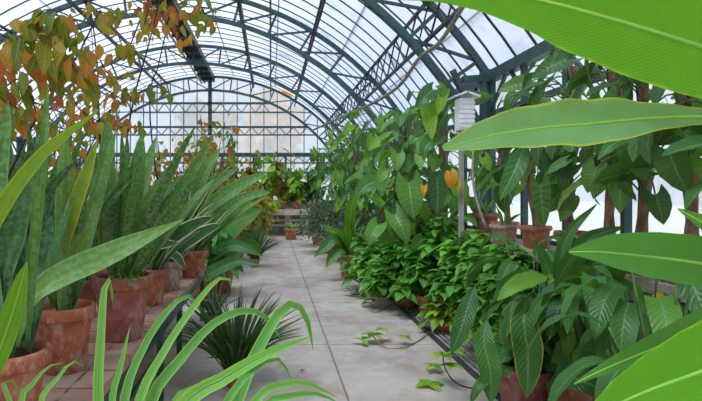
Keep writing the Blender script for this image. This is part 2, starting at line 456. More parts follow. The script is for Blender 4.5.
def truss(Y, label):
    a = Acc(); N = 44
    for R, w, h in ((RO, .08, .07), (RI, .08, .07)):
        lim = TE if R == RO else math.asin((XR - .18 - CX) / R)
        for i in range(N):
            t0 = -lim + 2 * lim * i / N; t1 = -lim + 2 * lim * (i + 1) / N
            p, q = arc(t0, R), arc(t1, R); a.bar((p[0], Y, p[1]), (q[0], Y, q[1]), w, h, (0, 1, 0))
    nb = 14; lim = TE * .96
    for i in range(nb + 1):
        t = -lim + 2 * lim * i / nb
        p, q = arc(t, RI), arc(t, RO); a.bar((p[0], Y, p[1]), (q[0], Y, q[1]), .045, .045, (0, 1, 0))
        if i < nb:
            t2 = -lim + 2 * lim * (i + 1) / nb
            if t >= -1e-6: p, q = arc(t, RI), arc(t2, RO)
            else: p, q = arc(t, RO), arc(t2, RI)
            a.bar((p[0], Y, p[1]), (q[0], Y, q[1]), .035, .035, (0, 1, 0))
    for x, s in ((XR - .02, -1), (XL + .02, 1)):
        a.box2((x - .07, Y - .06, 0), (x + .07, Y + .06, ZE + .1))
        a.bar((x, Y, ZE - .75), (x + s * .42, Y, ZE + .1), .06, .06, (0, 1, 0))
        a.bar((x, Y, ZE), (x + s * .3, Y, ZE - .02), .08, .1, (0, 1, 0))
    return trim(a, M['steel'], label)
truss(6.7, 'nearest green steel arched roof truss with posts')
truss(10.95, 'second green steel arched roof truss')
truss(15.25, 'third green steel arched roof truss')
truss(19.45, 'green steel arched truss against the end wall')
truss(2.4, 'green steel arched roof truss overhead')

def purlin(t, depth, label, w=.038, step=.61, cross=False):
    a = Acc(); p, q = arc(t, RO - .02), arc(t, RO - .02 - depth)
    q = (p[0], p[1] - depth)
    for (x, z) in (p, q): a.box2((x - w / 2, Y0, z - w / 2), (x + w / 2, YE, z + w / 2))
    n = int((YE - Y0) / step)
    for i in range(n):
        ya, yb = Y0 + i * step, Y0 + (i + 1) * step
        if i % 2: a.bar((p[0], ya, p[1]), (q[0], yb, q[1]), .02)
        else: a.bar((q[0], ya, q[1]), (p[0], yb, p[1]), .02)
        if cross:
            if i % 2: a.bar((q[0], ya, q[1]), (p[0], yb, p[1]), .016)
            else: a.bar((p[0], ya, p[1]), (q[0], yb, q[1]), .016)
    return trim(a, M['steel_dark'], label)
R_ = math.radians
purlin(R_(45), .47, 'deep lattice purlin on the right of the roof', cross=True)
purlin(R_(-45), .47, 'deep lattice purlin on the left of the roof', cross=True)
purlin(R_(31.5), .16, 'shallow lattice purlin right of centre')
purlin(R_(-31.5), .16, 'shallow lattice purlin left of centre')
purlin(R_(15.5), .1, 'slim purlin right of the ridge', w=.07)
purlin(R_(-15.5), .3, 'lattice purlin left of the ridge', w=.06)
a = Acc(); zr = CZC + RO
a.box2((CX - .17, Y0, zr - .16), (CX + .17, YE, zr + .02)); a.box2((CX - .24, Y0, zr - .2), (CX - .18, YE, zr - .14))
for i in range(28):
    yy = Y0 + i * .77; a.box2((CX - .26, yy, zr - .26), (CX + .2, yy + .05, zr - .16))
trim(a, M['steel_dark'], 'thick dark ridge beam along the top of the roof')
a = Acc().tube([(CX - .27, Y0, zr - .26), (CX - .27, YE - .3, zr - .26)], .03, 8); trim(a, M['hose'], 'pale pipe running beside the ridge beam')
a = Acc().tube([(-.01, Y0, 4.78), (-.01, YE - .2, 4.78)], .02, 6); trim(a, M['steel'], 'thin straight pipe under the roof')

def eave(x, s, label):
    a = Acc()
    a.box2((x - .06, Y0, ZE - .06), (x + .06, YE, ZE + .06)); a.box2((x - .03, Y0, ZE - .47), (x + .03, YE, ZE - .42))
    yy = 2.4 - 4.27
    while yy < YE:
        for k in range(4):
            ya = yy + k * 1.07
            a.bar((x, ya, ZE - .45), (x, ya + .53, ZE), .035); a.bar((x, ya + 1.07, ZE - .45), (x, ya + .53, ZE), .035)
        yy += 4.27
    return trim(a, M['steel'], label)
eave(XR, 1, 'right eaves beam with braced lattice'); eave(XL, -1, 'left eaves beam with braced lattice')

# side walls
def sidewall(x, name, zb):
    w = Acc().box2((x - .12, Y0, 0), (x + .12, YE + .1, zb)).build(name, M['masonry']); struct(w, 'low rendered wall below the side glazing')
sidewall(XR + .14, 'wall_right', .96); sidewall(XL - .14, 'wall_left', .8)
wn = [0]
def sidewindow(x, y0, y1, zb):
    wn[0] += 1
    a = Acc(); n = max(1, round((y1 - y0) / .9))
    for i in range(n + 1):
        yy = y0 + (y1 - y0) * i / n; a.box2((x - .03, yy - .025, zb), (x + .03, yy + .025, ZE - .06))
    for z in (zb + .03, 1.75, 2.4): a.box2((x - .025, y0, z - .02), (x + .025, y1, z + .02))
    o = a.build('window_%d' % wn[0], M['steel']); struct(o, 'steel framed glazing bay of the side wall')
    gl = Acc().box2((x + .035 * (1 if x > 0 else -1), y0, zb), (x + .043 * (1 if x > 0 else -1), y1, ZE)).build('pane', M['wall_glass'], o)
ys = [Y0, 2.4, 6.7, 10.95, 15.25, 19.45]
for i in range(5):
    sidewindow(XR + .02, ys[i] + .07, ys[i + 1] - .07, .96); sidewindow(XL - .02, ys[i] + .07, ys[i + 1] - .07, .8)

# end wall
def zarc(x, R=RO + .05):
    d = R * R - (x - CX) ** 2
    return max(ZE, CZC + math.sqrt(d)) if d > 0 else ZE
we = Acc().box2((XL, YE, 0), (XR, YE + .25, 1.05)).build('wall_end', M['masonry']); struct(we, 'low wall below the end glazing')
a = Acc(); xs = np.linspace(XL, XR, 41)
for x0, x1 in zip(xs[:-1], xs[1:]):
    z0, z1 = zarc(x0), zarc(x1)
    a.add([(x0, YE + .06, 1.05), (x1, YE + .06, 1.05), (x1, YE + .06, z1), (x0, YE + .06, z0), (x0, YE + .07, 1.05), (x1, YE + .07, 1.05), (x1, YE + .07, z1), (x0, YE + .07, z0)],
          [(0, 1, 2, 3), (5, 4, 7, 6)])
wn[0] += 1
fr = Acc(); x = CX - 10 * .477
while x < XR:
    fr.box2((x - .014, YE, 2.1), (x + .014, YE + .05, zarc(x))); x += .477
for z in (4.53, 4.21, 3.69, 3.41): 
    hw = math.sqrt((RI - .02) ** 2 - (z - CZC) ** 2); h = .07 if z in (4.53, 3.69) else .045
    fr.box2((CX - hw, YE - .2, z - h / 2), (min(CX + hw, XR), YE - .1, z + h / 2))
for zt, zb in ((4.53, 4.21), (3.69, 3.41)):
    hw = math.sqrt((RI - .02) ** 2 - (zt - CZC) ** 2); n = int(2 * hw / .2385)
    for i in range(n):
        xa = CX - hw + i * 2 * hw / n; xb = xa + 2 * hw / n
        fr.bar((xa, YE - .15, zb if i % 2 else zt), (xb, YE - .15, zt if i % 2 else zb), .03)
fr.box2((XL, YE - .2, 2.64), (XR, YE + .02, 2.78))
fr.box2((XL, YE - .1, 2.40), (XR, YE, 2.45)); fr.box2((XL, YE - .1, 2.04), (XR, YE, 2.12)); fr.box2((XL, YE - .1, 1.02), (XR, YE + .05, 1.1))
n = 20
for i in range(n):   # scalloped brackets under the beam
    xa = XL + i * (XR - XL) / n; xb = xa + (XR - XL) / n; xm = (xa + xb) / 2
    fr.bar((xa, YE - .08, 2.43), (xm, YE - .08, 2.64), .025); fr.bar((xb, YE - .08, 2.43), (xm, YE - .08, 2.64), .025)
for i in range(9):
    x = 1.65 - i * 1.13
    fr.box2((x - .035, YE - .12, 1.05), (x + .035, YE, 2.7))
fr.box2((CX - .06, YE - .2, 3.4), (CX + .06, YE, zr - .1))
o = fr.build('window_%d' % wn[0], M['steel']); struct(o, 'arched glazed end wall with lattice girders')
a.build('pane', M['wall_glass'], o)

# ledge right
lg = Acc().box2((2.18, 2.0, .90), (XR + .02, 15., .97)); lg.box2((2.3, 2.0, 0), (XR + .02, 15., .90))
tn[0] += 1; o = lg.build('trim_%d' % tn[0], M['masonry']); struct(o, 'rendered ledge below the right glazing')

# ------------------------------------------------------------------ furniture
BX, BZ = -.74, .63
b = thing('plant_bench', 'long green steel bench with a worn tiled top along the left of the path', 'bench', (-1.5, 3.6, 0))
Acc().box2((-2.35, .6, BZ - .05), (BX, 6.35, BZ)).build('bench_top', M['tile'], b)
a = Acc()
for x in (BX - .012, -2.33): a.box2((x - .012, .6, BZ - .12), (x + .012, 6.35, BZ - .052))
for yy in (.62, 6.32): a.box2((-2.33, yy - .015, BZ - .12), (BX, yy + .015, BZ - .052))
a.box2((BX - .05, .6, BZ - .3), (BX - .03, 6.35, BZ - .27))
a.build('frame', M['bench_steel'], b)
for yy in (1.2, 2.6, 3.9, 4.72, 6.28):
    for x in (BX - .045, -2.3): Acc().box2((x - .022, yy - .022, 0), (x + .022, yy + .022, BZ - .05)).build('leg', M['bench_steel'], b)

eb = thing('stone_bench', 'grey stone bench across the far end under the end windows', 'bench', (-.5, 18, 0))
Acc().box2((-4.5, 17.6, .66), (1.9, 18.6, .84)).build('bench_top', M['ledge'], eb)
for x in (-4.4, -2.7, -1.0, .55, 1.8): Acc().box2((x - .1, 17.75, 0), (x + .1, 18.5, .66)).build('support', M['ledge'], eb)
Acc().box2((-4.5, 17.7, .3), (1.9, 17.76, .36)).box2((-4.5, 17.7, .46), (1.9, 17.76, .52)).box2((-4.5, 18.3, 0), (1.9, 18.4, .66)).build('rail', M['greypost'], eb)

gr = thing('slatted_grating', 'dark slatted metal grating on the floor along the right of the path', 'grating', (1.95, 5.6, 0))
a = Acc(); x = 1.64
while x < 2.17: a.box2((x, 2.6, .016), (x + .026, 9.2, .036)); x += .052
a.build('slats', plain('worn_slat', (150, 142, 134), .6, (112, 106, 100), 10), gr)
a = Acc()
for x in (1.62, 2.19): a.box2((x - .012, 2.6, 0), (x + .012, 9.2, .038))
for yy in np.arange(2.62, 9.3, .82): a.box2((1.62, yy - .012, .002), (2.18, yy + .012, .016))
a.build('frame', M['steel_dark'], gr)

# ------------------------------------------------------------------ pots and plants
def pot(parent, c, r, h, mat='pot', soil='soil', k=30, ring=False):
    c = np.array(c, float)
    pr = [(0.0, 0), (r * .70, 0), (r * .73, .02 * h), (r * .92, h * .78), (r * .93, h * .80), (r * 1.04, h * .81), (r * 1.06, h * .84), (r * 1.06, h * .96), (r * 1.02, h), (r * .94, h), (r * .90, h * .95), (r * .88, h * .86)]
    if ring: pr[3:3] = [(r * .80, h * .34), (r * .83, h * .36), (r * .83, h * .39), (r * .81, h * .41)]
    Acc().lathe(c, pr, k).build('pot', M[mat], parent, True)
    Acc().lathe(c, [(0.0, h * .90), (r * .5, h * .91), (r * .885, h * .88)], 16).build('soil', M[soil], parent, True)
    return c + np.array([0, 0, h * .9])

def clump(acc, c, n, L, hw, spread=.5, lean=(0, 0), droop=.5, kind='strap', r0=.04, seed=0, m=1, seg=9, fold=.35, tr=(0, 1), wave=0, yspread=1.0, each=None):
    """strap leaves rising from one base and arching outward"""
    rg = np.random.default_rng(seed); res = []
    for i in range(n):
        an = (i + rg.random() * .8) / n * 2 * math.pi
        out = np.array([math.cos(an), math.sin(an) * yspread, 0])
        s = spread * (.25 + .75 * rg.random()); l = L * (.65 + .35 * rg.random())
        d0 = nrm(np.array([0, 0, 1.]) + out * s + np.array([lean[0], lean[1], 0]))
        p = np.array(c, float) + out * r0 * rg.random(); pts = [p]; d = d0.copy()
        for k in range(5):
            pts.append(pts[-1] + d * l / 5)
            d = nrm(d + (out * s * .25 + np.array([lean[0], lean[1], 0]) * .2 - np.array([0, 0, droop * (.6 + .8 * rg.random())])) * .22)
        up = nrm(np.array([0, 0, .25]) - out * .9 * np.sign(1) + rg.normal(size=3) * .35 - np.array([0, .4, 0]))
        tgt = Acc() if each else acc
        ribbon(tgt, pts, hw * (.75 + .4 * rg.random()), up, kind, seg, m, fold, wave, tr[0] + (tr[1] - tr[0]) * rg.random())
        if each: each(tgt)
        res.append(pts)
    return res

def handleaf(acc, pts, hwpx, kind='blade', n=20, m=3, fold=.25, up=None, t=.5, wave=0., halfs=None, edgecurl=0., wf=5, twist=0.):
    P = [W(*p) for p in pts]; Ym = np.mean([p[2] for p in pts])
    c = np.mean(P, axis=0); u = nrm(nrm(np.array([0, 0, CZ]) - c) * .85 + np.array([0, 0, .4])) if up is None else np.array(up, float)
    ribbon(acc, P, hwpx / F * Ym, u, kind, n, m, fold, wave, t, wf, edgecurl, halfs, twist)
    return P

# ---- snake plants on the bench
def snake_pot(px, Y, r, h, label, n, L, hw, mat, seed, potm='pot', lean=(.25, -.05), spread=.35, droop=.12, ring=False, kind='snake', soil='soil', zb=BZ, X=None, name='potted_snake_plant', group='snake plants along the bench', fold=.35):
    x = (px - VX) / F * Y if X is None else X
    o = thing(name, label, 'plant', (x, Y, zb), group)
    top = pot(o, (x, Y, zb), r, h, potm, soil, ring=ring)
    clump(None, top - np.array([0, 0, .03]), n, L, hw, spread, lean, droop, kind, r * .55, seed, m=2, seg=12, fold=fold, each=lambda ac: ac.build('leaf', M[mat], o, True))
    return o
P1 = snake_pot(5, 2.0, .15, .29, 'nearest snake plant, broad mottled leaves cropped by the left edge, pot in the bottom corner', 5, .95, .045, 'snake_dark', 1, lean=(-.05, .1), spread=.25)
P2 = snake_pot(64, 2.66, .14, .31, 'snake plant in a mossy orange pot, second from the bottom left corner', 7, 1.0, .046, 'snake', 2, soil='moss', lean=(.06, .05), spread=.28)
P3 = snake_pot(122, 3.22, .165, .37, 'snake plant in the big ringed dark red pot at the bench edge', 14, 1.1, .046, 'snake', 3, potm='pot_red', ring=True, lean=(.26, 0), spread=.5, droop=.1)
P4 = snake_pot(154, 4.15, .088, .27, 'pale edged snake plant in the slim orange pot beside the big red pot', 9, .78, .040, 'snake_var', 4, lean=(.35, -.1), spread=.5, droop=.35)
P5 = snake_pot(171, 4.75, .10, .25, 'arching pale margined snake plant in the narrow dusty pot, fourth along the bench edge', 9, .8, .04, 'snake_var', 5, potm='pot_pale', lean=(.35, -.1), spread=.5, droop=.3)
P6 = snake_pot(193, 5.45, .145, .27, 'snake plant in the last wide terracotta pot at the far end of the bench', 15, 1.0, .042, 'snake', 6, lean=(.42, 0), spread=.5, droop=.25, potm='pot')
back = [(-1.42, 2.3, 'dark snake plant standing behind the mossy orange pot'), (-1.32, 3.0, 'tall snake plant behind the big red pot on its left'), (-1.3, 3.75, 'snake plant in the second row behind the slim orange pot'),
        (-1.25, 4.5, 'snake plant in the second row behind the narrow dusty pot'), (-1.2, 5.2, 'snake plant in the second row behind the wide end pot'), (-1.85, 3.3, 'snake plant in the rear row at the far left, partly hidden'),
        (-1.85, 4.4, 'snake plant in the rear row before the autumn creeper'), (-1.8, 5.6, 'farthest snake plant of the rear row on the bench'), (-1.2, 5.95, 'last snake plant of the second row, beside the big ribbed leaves')]
for i, (x, y, lb) in enumerate(back):
    snake_pot(0, y, .13, .26, lb, 15, 1.08 if y < 4 else .95, .044, 'snake' if i % 3 else 'snake_dark', 20 + i, potm=('pot', 'pot_pale', 'pot_red')[i % 3], lean=(.24 + .03 * i, 0), spread=.45, droop=.15, X=x)

# hand-shaped leaves of the nearest pots
def hl(parent, mat, pts, hw, **k):
    a = Acc(); handleaf(a, pts, hw, **k); return a.build('leaf', M[mat], parent, True)
hl(P1, 'yellowgreen', [(-18, 330, 1.95), (-14, 250, 1.75), (8, 203, 1.7), (40, 160, 1.7), (70, 134, 1.7), (97, 112, 1.7)], 13, kind='snake', fold=.8, t=.3, halfs=[.7, .9, 1, .95, .8, .6, .12])
hl(P1, 'snake', [(28, 340, 1.98), (36, 230, 1.85), (43, 150, 1.8), (48, 83, 1.8)], 8, kind='snake', fold=.8, t=.6)
hl(P1, 'bright', [(-30, 430, 1.7), (-8, 370, 1.6), (12, 315, 1.55), (27, 262, 1.5)], 13, kind='snake', fold=.3, t=.6)
hl(P1, 'snake', [(15, 345, 1.98), (30, 299, 1.95), (60, 277, 2.0), (100, 259, 2.1), (145, 238, 2.2), (184, 219, 2.3)], 14, kind='snake', fold=.3, t=.75, halfs=[.3, .45, .9, 1, .85, .45, .02])
hl(P1, 'snake_dark', [(20, 345, 2.0), (12, 300, 2.1), (22, 255, 2.15), (40, 218, 2.2), (56, 188, 2.2)], 20, kind='ovate', fold=.25, t=.1)
hl(P1, 'snake_dark', [(28, 345, 2.02), (30, 300, 2.1), (38, 262, 2.15), (52, 215, 2.2)], 12, fold=.3, t=.5, kind='snake')
hl(P1, 'snake_dark', [(0, 350, 2.05), (-4, 300, 2.1), (8, 250, 2.1), (22, 200, 2.1), (30, 160, 2.1)], 14, kind='snake', fold=.3, t=.6)
hl(P1, 'snake', [(5, 350, 2.05), (-10, 260, 2.1), (-2, 180, 2.1), (8, 100, 2.1)], 11, kind='snake', fold=.4, t=.4)
hl(P3, 'snake', [(118, 278, 3.2), (112, 235, 3.15), (122, 195, 3.1), (140, 160, 3.1)], 12, kind='snake', fold=.3, t=.3)
hl(P3, 'snake', [(128, 278, 3.2), (134, 240, 3.15), (150, 205, 3.1), (175, 170, 3.1)], 11, kind='snake', fold=.3, t=.7)
hl(P3, 'snake', [(125, 278, 3.2), (125, 240, 3.2), (135, 190, 3.2), (142, 133, 3.2)], 10, kind='snake', fold=.3, t=.5)
hl(P3, 'snake', [(115, 278, 3.2), (105, 230, 3.15), (106, 180, 3.1), (108, 120, 3.1)], 11, kind='snake', fold=.3, t=.6)
hl(P6, 'snake', [(190, 250, 5.45), (190, 215, 5.4), (205, 190, 5.35), (238, 168, 5.3)], 8, kind='snake', fold=.3, t=.5)
hl(P6, 'snake', [(190, 250, 5.45), (200, 225, 5.3), (222, 208, 5.2), (252, 196, 5.1)], 8, kind='snake', fold=.3, t=.8)
hl(P2, 'yellowgreen', [(62, 308, 2.66), (60, 262, 2.6), (72, 215, 2.5), (86, 175, 2.5), (97, 141, 2.5)], 9, kind='snake', fold=.5, t=.8)
hl(P2, 'snake', [(58, 305, 2.66), (66, 270, 2.6), (78, 245, 2.55), (92, 226, 2.5)], 13, kind='ovate', fold=.2, t=1.)
hl(P2, 'snake', [(54, 308, 2.66), (48, 260, 2.6), (52, 200, 2.6), (62, 150, 2.6)], 9, kind='snake', fold=.5, t=.3)
hl(P2, 'snake_dark', [(70, 308, 2.66), (80, 280, 2.6), (96, 262, 2.55)], 8, kind='snake', fold=.4, t=.6)
# long leaves of the margined plants reaching over the path
hl(P4, 'snake_var', [(152, 266, 4.15), (165, 245, 4.0), (190, 228, 3.9), (214, 217, 3.8)], 9, kind='snake', fold=.35, t=.4)
hl(P4, 'snake_var', [(152, 266, 4.15), (142, 255, 4.0), (152, 247, 3.8), (178, 243, 3.7)], 8, kind='snake', fold=.3, t=.6)
hl(P4, 'snake', [(150, 266, 4.15), (140, 240, 4.0), (160, 222, 3.9), (184, 219, 3.8)], 6, kind='snake', fold=.3, t=.8)
hl(P5, 'snake_var', [(171, 262, 4.75), (185, 245, 4.6), (205, 232, 4.5), (222, 225, 4.4)], 8, kind='snake', fold=.3, t=.6)
hl(P5, 'snake_var', [(168, 262, 4.75), (163, 256, 4.5), (175, 256, 4.3), (186, 270, 4.2)], 6, kind='snake', fold=.3, t=.6)
hl(P6, 'snake', [(193, 250, 5.45), (205, 215, 5.3), (225, 195, 5.2), (268, 172, 5.1)], 8, kind='snake', fold=.3, t=.6)
hl(P6, 'snake', [(193, 250, 5.45), (215, 222, 5.2), (240, 200, 5.1), (270, 192, 5.0)], 7, kind='snake', fold=.3, t=.5)
hl(P6, 'snake', [(193, 250, 5.45), (195, 200, 5.3), (205, 170, 5.2), (221, 148, 5.2)], 8, kind='snake', fold=.3, t=.7)

# small seedlings in the red pot
a = Acc(); n = 160; c = np.array([-.80, 3.12, BZ + .345]); P = c + RNG.normal(size=(n, 3)) * np.array([.045, .04, .008])
P[:, 2] = c[2] + np.abs(RNG.normal(size=n)) * .018
D = nrm(RNG.normal(size=(n, 3)) + [0, 0, .2]); scatter(a, P, D, (0, 0, 1), .018, .009, 'ovate', t=RNG.random(n) * .5 + .5, n=4)
a.build('seedlings', M['bush'], P3, True)['kind'] = 'stuff'

# ---- broad leaved plant past the bench end
o = thing('potted_broad_leaf_plant', 'plant with broad ribbed dark leaves in a floor pot past the bench end', 'plant', (-.72, 8.0, 0))
top = pot(o, (-.72, 8.0, 0), .19, .42, 'pot')
for pts, hw, t in ([(222, 266, 8.0), (212, 255, 7.8), (228, 228, 7.6), (262, 209, 7.5)], 17, .6), ([(222, 266, 8.0), (205, 262, 7.7), (232, 246, 7.4), (263, 256, 7.3)], 8, .3), ([(222, 266, 8.0), (206, 276, 7.3), (235, 262, 7.2), (262, 266, 7.1)], 8, .2), \
        ([(222, 266, 8.0), (215, 235, 7.9), (200, 215, 7.9), (196, 200, 7.8)], 10, .6), ([(222, 266, 8.0), (225, 240, 8.1), (240, 215, 8.2), (252, 200, 8.2)], 9, .8), ([(222, 266, 8.0), (212, 268, 7.7), (205, 255, 7.5), (205, 235, 7.4)], 12, .1), ([(222, 266, 8.0), (235, 250, 8.2), (250, 245, 8.3), (262, 252, 8.4)], 9, .4):
    a = Acc(); handleaf(a, pts, hw, kind='blade', t=t, wave=.12); a.build('leaf', M['lily'], o, True)

# ---- strap leaved plant at the bottom of the picture
o = thing('potted_strap_leaf_plant', 'light green strap leaved plant arching in the nearest foreground by the path', 'plant', (-.33, 1.3, 0))
top = pot(o, (-.33, 1.3, 0), .17, .5, 'pot')
B0 = (131, 640, 1.3)
blades = [([(99, 405, 1.35), (101, 340, 1.38), (105, 285, 1.4), (110, 280, 1.42), (113, 304, 1.44)], 6.5, .7),
          ([(112, 410, 1.3), (121, 365, 1.32), (130, 326, 1.34)], 5, .6),
          ([(124, 405, 1.3), (145, 345, 1.35), (172, 306, 1.4), (191, 296, 1.43), (202, 316, 1.45)], 5.5, .3),
          ([(138, 408, 1.3), (165, 350, 1.35), (195, 305, 1.4), (217, 280, 1.44), (229, 278, 1.46), (232, 292, 1.48)], 5.5, .8),
          ([(150, 405, 1.32), (180, 360, 1.36), (212, 325, 1.4), (242, 311, 1.44), (264, 316, 1.47), (281, 339, 1.5)], 6.5, .4),
          ([(232, 410, 1.25), (255, 355, 1.3), (280, 312, 1.35), (296, 305, 1.38), (307, 320, 1.4), (313, 350, 1.42)], 8, .5),
          ([(180, 412, 1.15), (225, 378, 1.18), (265, 355, 1.2), (312, 336, 1.24)], 9, .8),
          ([(170, 408, 1.2), (200, 385, 1.22), (226, 372, 1.24)], 4, .9),
          ([(225, 405, 1.15), (258, 366, 1.2), (280, 360, 1.22), (292, 382, 1.24)], 5, .5),
          ([(250, 408, 1.1), (272, 388, 1.12), (305, 383, 1.15), (338, 398, 1.18)], 5.5, .7),
          ([(262, 410, 1.1), (290, 396, 1.12), (318, 394, 1.15), (340, 404, 1.18)], 5, .5),
          ([(22, 410, 1.35), (32, 385, 1.38), (48, 367, 1.4), (62, 363, 1.42)], 5, .5),
          ([(42, 410, 1.35), (58, 378, 1.38), (72, 362, 1.4), (84, 366, 1.42)], 4.5, .8),
          ([(6, 392, 1.35), (12, 380, 1.38), (22, 398, 1.4)], 4, .4)]
for pts, hw, t in blades:
    a = Acc(); p0 = W(*B0); p0 = np.array([-.33, 1.3, .46]); P = [p0] + [W(*q) for q in pts]
    mid = (P[0] * .45 + P[1] * .55); mid[2] = P[0][2] * .45 + P[1][2] * .55; P.insert(1, mid)
    ribbon(a, P, hw / F * 1.35, (.1, -.8, .35), 'strap', 26, 2, .4, .05, t); a.build('leaf', M['strap'], o, True)

# ---- dark grassy clump under the bench edge
def grass(x, y, z, n, L, hw, label, mat='grass', seed=1, spread=.9, droop=.7, lean=(0, 0), potr=.11, poth=.16, potm='pot', name='potted_grass', cat='plant', group=None, kind='strap', tr=(0, 1), partname='blades'):
    o = thing(name, label, cat, (x, y, z), group)
    top = pot(o, (x, y, z), potr, poth, potm)
    a = Acc(); clump(a, top - [0, 0, .02], n, L, hw, spread, lean, droop, kind, potr * .6, seed, tr=tr); a.build(partname, M[mat], o, True); return o
grass(-.27, 4.2, 0, 170, .78, .010, 'dark grassy clump in a pot on the floor beside the bench legs', seed=3, spread=.7, droop=.95, tr=(.1, 1), potr=.1, poth=.1)
grass(-.62, 5.9, 0, 40, .5, .009, 'smaller dark grassy clump by the far bench leg', seed=4, spread=.9)
grass(-.32, 10.6, 0, 90, .75, .014, 'dark fountain of grassy leaves beside the path before the far autumn shrubs', seed=5, spread=.8, droop=.7, lean=(.1, 0))
grass(-.45, 12.3, 0, 70, .8, .014, 'farther grassy plant at the left edge of the path', seed=6, spread=.7)

# ---- autumn coloured shrubs
def shrub(x, y, h, cr, n, L, label, seed, mat='autumn', tr=(0, 1), potr=.17, poth=.3, z=0, kind='ovate', name='potted_shrub', squash=1.0, stem='twig', trbias=None, low=.25, group='autumn shrubs left of the path', wd=.3, big=0):
    rg = np.random.default_rng(seed)
    o = thing(name, label, 'shrub', (x, y, z), group)
    top = pot(o, (x, y, z), potr, poth, 'pot')
    st = Acc(); fo = Acc(); Ps = []; Ds = []
    nb = max(7, n // 22)
    for i in range(nb):
        an = rg.random() * 6.28; hh = h * (low + (1 - low) * (i + 1) / nb); rr = cr * (.4 + .6 * rg.random()) * (1.1 - .5 * (i / nb))
        tip = np.array([x + math.cos(an) * rr, y + math.sin(an) * rr, z + hh])
        P = smoothpath([top - [0, 0, .02], np.array([x + math.cos(an) * rr * .15, y + math.sin(an) * rr * .15, top[2] + (tip[2] - top[2]) * .5]), tip], 8)
        st.tube(P, np.linspace(.012, .004, 8), 5)
        k = n // nb
        s = .35 + .65 * rg.random(k); q = np.stack([np.interp(s, np.linspace(0, 1, 8), P[:, j]) for j in range(3)], 1)
        off = rg.normal(size=(k, 3)) * np.array([.1, .1, .06]) * (cr / .4)
        Ps.append(q + off); Ds.append(nrm(off * [1, 1, .3] + rg.normal(size=(k, 3)) * .04) + np.array([0, 0, -.7]))
    Ps = np.vstack(Ps); Ds = np.vstack(Ds); k = len(Ps)
    U = nrm(rg.normal(size=(k, 3)) * .6 + [0, -.5, .7])
    t = tr[0] + (tr[1] - tr[0]) * rg.random(k) ** 1.2
    if trbias is not None: t = np.clip(t + (Ps[:, 2] - z - h * .6) / h * trbias, 0, 1)
    ll = L * 1.15 * (.6 + .5 * rg.random(k))
    scatter(fo, Ps, Ds, U, ll, ll * wd * 1.1, kind, .2, .25, t, 6)
    st.build('stems', M[stem], o, True); fo.build('foliage', M[mat], o, True); return o
shrub(-1.05, 9.2, 2.75, .45, 368, .16, 'tallest autumn shrub, yellow drooping leaves and pale green top, rising above the bench plants', 31, tr=(0, .75), low=.3)
shrub(-1.75, 9.0, 2.3, .6, 528, .13, 'bushy orange and olive shrub just left of the tallest one', 32, tr=(0, .8))
shrub(-.85, 11.4, 2.25, .5, 672, .11, 'red topped autumn shrub against the end beam', 33, tr=(0, .75), trbias=.5)
shrub(-1.5, 12.2, 2.3, .7, 720, .12, 'rust and green shrub behind the red topped one', 34, tr=(0, .65), trbias=.3)
shrub(-.62, 13.4, 1.9, .45, 544, .14, 'yellow shrub nearest the far end of the path on the left', 35, tr=(.1, .5))
shrub(-2.5, 10.8, 2.2, .8, 420, .13, 'wide autumn shrub far left behind the snake plants', 36, tr=(0, .9))
shrub(-.72, 11.0, .95, .3, 120, .12, 'low shrub of yellow leaves over a terracotta pot beside the path', 37, tr=(.25, .55), potr=.19, poth=.3)
shrub(-2.3, 7.6, 2.0, .6, 260, .13, 'olive and orange shrub behind the end of the bench', 38, tr=(0, .8))
shrub(-3.2, 8.6, 2.3, .8, 320, .13, 'red and olive shrub deep on the left side', 39, tr=(.1, 1))
shrub(-.95, 7.6, 1.1, .4, 160, .16, 'green shrub tucked behind the broad ribbed leaves', 40, tr=(0, .15), mat='bush')

shrub(-.5, 14.6, 1.9, .55, 520, .15, 'yellow green shrub on the left of the path before the far bench', 41, tr=(0, .6))
shrub(-.38, 15.9, 1.5, .5, 380, .16, 'low yellow and green shrub just left of the far floor pot', 42, tr=(0, .5))
shrub(-1.35, 10.2, 2.05, .6, 520, .13, 'mixed orange and green shrub behind the broad ribbed leaves', 43, tr=(0, .9))
# ---- far end plants on the stone bench
far = [(-1.4, 2.25, 'philo', 'green climber standing left on the far stone bench', 50), (-.75, 1.55, 'autumn', 'yellowing plant on the far stone bench, above the small floor pot on its left', 51), (-.2, 1.5, 'lime', 'tall plant with brown canes in the middle of the far stone bench', 52),
       (.35, 1.6, 'autumn', 'plant with mixed green and orange leaves on the far stone bench', 53), (.85, 1.45, 'lime', 'green leaved plant right of centre on the far stone bench', 54), (1.3, 1.25, 'philo_dark', 'rightmost plant on the far stone bench', 55), (-2.3, 1.6, 'philo', 'plant at the left part of the far stone bench', 56)]
for x, h, mt, lb, sd in far:
    shrub(x, 18.0, h * 1.18, .36, 85, .27, lb, sd, mat=mt, tr=(0, .5) if mt == 'autumn' else (0, .8), potr=.16, poth=.25, z=.84, kind='heart', name='potted_climber', group='plants on the far bench', wd=.38, low=.12)
shrub(-.1, 17.5, .0 + .3, .5, 70, .2, 'low trailing foliage hanging before the far stone bench', 57, mat='lime', z=.84, potr=.1, poth=.12, kind='heart', wd=.4, group='plants on the far bench', name='trailing_plant')
o = thing('potted_seedling', 'small plant in a terracotta pot on the floor before the far stone bench', 'plant', (.59, 16.3, 0))
top = pot(o, (.59, 16.3, 0), .2, .33); a = Acc(); clump(a, top, 14, .3, .03, .9, (0, 0), .7, 'blade', .05, 9, tr=(0, 1)); a.build('foliage', M['lime'], o, True)

